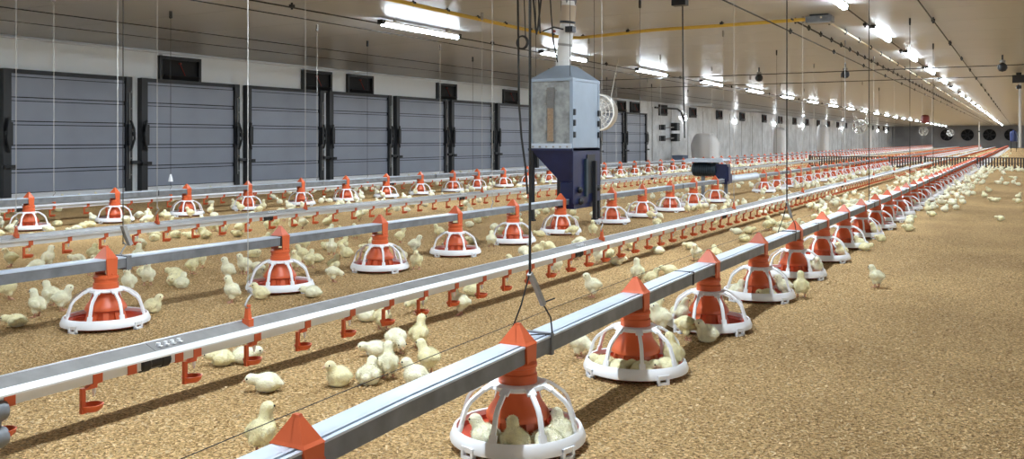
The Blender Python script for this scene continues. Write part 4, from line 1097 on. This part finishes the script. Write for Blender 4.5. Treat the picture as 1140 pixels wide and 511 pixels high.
in_pan(3, -60, 0.120, 'sit', 20, 'chick sitting inside the fourth near pan on the left')
in_pan(3, 20, 0.120, 'lie', 180, 'chick lying inside the fourth near pan at the front')
in_pan(4, 70, 0.122, 'stand', 260, 'chick standing inside the fifth near pan on the right')
in_pan(3, 80, 0.122, 'stand', 180, 'chick standing inside the fourth near pan on the right')
in_pan(5, 75, 0.122, 'stand', 200, 'chick inside the sixth near pan on the right')
in_pan(6, 60, 0.122, 'sit', 190, 'chick inside the seventh near pan on the right')
in_pan(7, 60, 0.122, 'stand', 190, 'chick inside the eighth near pan on the right')

# the rest of the flock, region by region
cand = []
def ok(x, y, dmin=0.10):
    for (a, b) in placed_near(x, y):
        if (a-x)**2 + (b-y)**2 < dmin*dmin: return False
    return True
grid = {}
def placed_near(x, y):
    gx, gy = int(x//0.3), int(y//0.3)
    for i in (-1,0,1):
        for j in (-1,0,1): yield from grid.get((gx+i, gy+j), ())
def gput(x, y): grid.setdefault((int(x//0.3), int(y//0.3)), []).append((x, y))
for (x, y) in placed: gput(x, y)
pang = {}
for (x, y) in PANS: pang.setdefault(int(y), []).append((x, y))
def pan_free(x, y):
    for j in (-1,0,1):
        for (a, b) in pang.get(int(y)+j, ()):
            if (a-x)**2 + (b-y)**2 < 0.215**2: return False
    return True
BAGY = [yat(u, 10.6) for u in (785, 868, 916, 966)]
def scatter(n, xr, yr, region, cluster=0.5, ypow=1.0):
    made = 0; tries = 0
    centres = [(random.uniform(*xr), yr[0] + (yr[1]-yr[0])*random.random()**ypow) for _ in range(max(1, n//5))]
    while made < n and tries < n*12:
        tries += 1
        if random.random() < cluster:
            c = random.choice(centres); x, y = random.gauss(c[0], 0.22), random.gauss(c[1], 0.28)
        else: x, y = random.uniform(*xr), yr[0] + (yr[1]-yr[0])*random.random()**ypow
        if not (xr[0] <= x <= xr[1] and yr[0] <= y <= yr[1]): continue
        if not ok(x, y) or not pan_free(x, y): continue
        d = cdist(x, y); u = 570 + F*(x*CT + y*ST)/d
        if u < -12 or u > 1150: continue
        if hy0-0.3 < y < hy1+0.3 and -3.75 < x < -3.15: continue
        if 11.2 < y < 12.0 and -3.5 < x < -3.2: continue
        if abs(y-YF) < 0.15 or min(abs(x+X1), abs(x+X2), abs(x+X3)) < 0.075: continue
        if x < -9.7 and any(abs(y-q) < 0.9 for q in BAGY): continue
        gput(x, y); cand.append((d, x, y, region)); made += 1
def by_pans(X, n_per, y0, y1, region, side=0):
    for (x, y) in PANS:
        if abs(x+X) > 0.01 or not (y0 < y < y1): continue
        for _ in range(n_per):
            a = random.uniform(0, 2*PI); r = random.uniform(0.225, 0.36)
            px, py = x + r*math.cos(a), y + r*math.sin(a)
            if side and (px-x)*side < 0: px = 2*x - px
            if ok(px, py, 0.085) and pan_free(px, py): gput(px, py); cand.append((cdist(px, py), px, py, region))
R_ = {'wall': 'by the door wall', 'far': 'between middle drinkers and farthest feeders', 'mid': 'behind the middle feed pipe', 'midB': 'beside middle feeders past hopper',
      'nearB': 'just behind the near drinkers', 'gap': 'between near drinkers and nearest feeders', 'A': 'crowding the nearest feeder line', 'right': 'on bare litter at the right', 'back': 'behind the low fence'}
RL = {'wall': ('far', yd), 'far': ('far', yd), 'mid': ('middle', yb), 'midB': ('middle', yb), 'nearB': ('middle', yb)}
def flock_label(x, y, region, pose, pale, a):
    nm, yl = RL.get(region, ('near', [2.02 + 0.81*k for k in range(-1, 60)]))
    k = min(range(len(yl)), key=lambda q: abs(yl[q]-y))
    w = 'level with %s %s pan' % (ORD[k], nm) if k < 20 else 'in the distance'
    fc = ('right','away','left','forward')[int(round((a-TH)/(PI/2))) % 4]
    return '%s %s chick facing %s %s, %s' % ('cream' if pale else 'yellow', PO[pose], fc, R_[region], w)
scatter(80, (-7.3,-5.5), (4.2,9.0), 'far', 0.6); scatter(60, (-7.3,-5.5), (9.0,18.0), 'far', 0.5); scatter(120, (-7.4,-5.4), (18,27), 'far', 0.4)
by_pans(XD, 3, 4.5, 14, 'far'); by_pans(XD, 3, 14, 40, 'far')
scatter(60, (-10.5,-8.4), (4.5,12), 'wall', 0.5); scatter(90, (-10.8,-8.4), (12,27), 'wall', 0.4)
scatter(34, (-5.0,-3.75), (2.6,6.2), 'mid', 0.7); scatter(46, (-5.0,-3.7), (6.2,13), 'mid', 0.5); scatter(90, (-5.0,-3.7), (13,27), 'mid', 0.4)
by_pans(XB, 2, 3.3, 7.2, 'mid', -1); by_pans(XB, 4, 7.3, 14, 'midB'); by_pans(XB, 4, 14, 27, 'midB')
scatter(6, (-3.0,-2.35), (4.6,7.0), 'nearB', 0.6); scatter(44, (-3.1,-2.3), (7.4,14), 'nearB', 0.6); scatter(60, (-3.1,-2.3), (14,27), 'nearB', 0.4)
scatter(10, (-2.05,-1.4), (6.4,8.2), 'gap', 0.8); scatter(54, (-2.1,-1.35), (8.2,14.5), 'gap', 0.75); scatter(110, (-2.1,-1.35), (16.5,27), 'gap', 0.4)
by_pans(XA, 1, 7.0, 10, 'A', 1); by_pans(XA, 3, 10, 27, 'A'); scatter(16, (-0.95,-0.6), (10.5,14), 'A', 0.6); scatter(52, (-0.95,-0.6), (14,27), 'A', 0.4)
scatter(8, (-0.5,0.0), (17,26.5), 'right', 0.3); scatter(34, (-1.0,0.1), (25.2,27.1), 'right', 0.3)
scatter(380, (-10.5,-0.5), (28,60), 'back', 0.5)
cand.sort()
room = 298 - count[0]
PO = {'stand': 'standing', 'alert': 'upright', 'peck': 'pecking', 'sit': 'sitting', 'lie': 'lying'}
rest = MB()
lowm = {}
for p in ('stand', 'sit', 'lie'):
    m = MB()
    bm = bmesh.new()
    sp = POSES[p]['spec']
    ell(bm, sp[0][0], [q*1.06 for q in sp[0][1]], RY(sp[0][2]), 2); ell(bm, sp[-1][0], sp[-1][1], None, 1); mid = sp[-2]; ell(bm, mid[0], mid[1], None, 1)
    lowm[p] = ([tuple(v.co) for v in bm.verts], [tuple(v.index for v in f.verts) for f in bm.faces]); bm.free()
for i, (d, x, y, region) in enumerate(cand):
    pose = random.choices(['stand','alert','peck','sit','lie'], [3,2,2,3,4] if region not in ('A','right') else [2,1,1,3,7])[0]
    a = random.uniform(0, 2*PI)
    if i < room:
        pale = random.random() < 0.4
        chick(x, y, 0, pose, a, random.uniform(0.93, 1.07), flock_label(x, y, region, pose, pale, a), 'chicks %s' % R_[region], pale)
    else:
        p = {'alert':'stand','peck':'stand'}.get(pose, pose); vs, fs = lowm[p]; c, s = math.cos(a), math.sin(a); k = len(rest.v)
        rest.v += [(x + q[0]*c - q[1]*s, y + q[0]*s + q[1]*c, max(q[2], 0.0)) for q in vs]
        rest.f += [tuple(j+k for j in f) for f in fs]; rest.m += [0]*len(fs)
me = bpy.data.meshes.new('distant_chicks'); me.from_pydata(rest.v, [], rest.f); me.materials.append(M['fluff_pale'])
me.polygons.foreach_set('use_smooth', [True]*len(me.polygons)); me.update()
o = link('distant_chicks', me); tag(o, 'countless tiny pale yellow chicks crowding the far part of the barn', 'chicks', kind='stuff')

# ------------------------------------------------------------------ loose shavings on the litter
n = 42000
yy = 0.9 + 7.0*rng.random(n)**1.5
xx = -(0.0 + (5.2)*rng.random(n)) 
d = -xx*ST + yy*CT; u = 570 + F*(xx*CT + yy*ST)/np.maximum(d, 0.01)
keep = (d > 1.3) & (u > -30) & (u < 1170)
xx, yy = xx[keep], yy[keep]; n = len(xx)
ang = rng.random(n)*2*PI; L = 0.002 + 0.0045*rng.random(n); W = 0.0008 + 0.0018*rng.random(n); tl = rng.normal(0, 0.35, n)
ca, sa = np.cos(ang), np.sin(ang); zc = 0.0015 + 0.003*rng.random(n)
V = np.empty((n, 4, 3))
for q, (a, b) in enumerate(((-1,-1),(1,-1),(1,1),(-1,1))):
    V[:, q, 0] = xx + a*L*ca - b*W*sa; V[:, q, 1] = yy + a*L*sa + b*W*ca; V[:, q, 2] = np.maximum(zc + a*L*np.sin(tl) + b*W*0.5, 0.0004)
me = bpy.data.meshes.new('loose_shavings')
me.vertices.add(4*n); me.vertices.foreach_set('co', V.reshape(-1))
me.loops.add(4*n); me.loops.foreach_set('vertex_index', np.arange(4*n, dtype=np.int32))
me.polygons.add(n); me.polygons.foreach_set('loop_start', np.arange(0, 4*n, 4, dtype=np.int32))
me.update(calc_edges=True); me.validate()
me.materials.append(M['flake'])
o = link('loose_shavings', me); tag(o, 'loose pale wood shavings strewn over the near litter', 'shavings', kind='stuff')
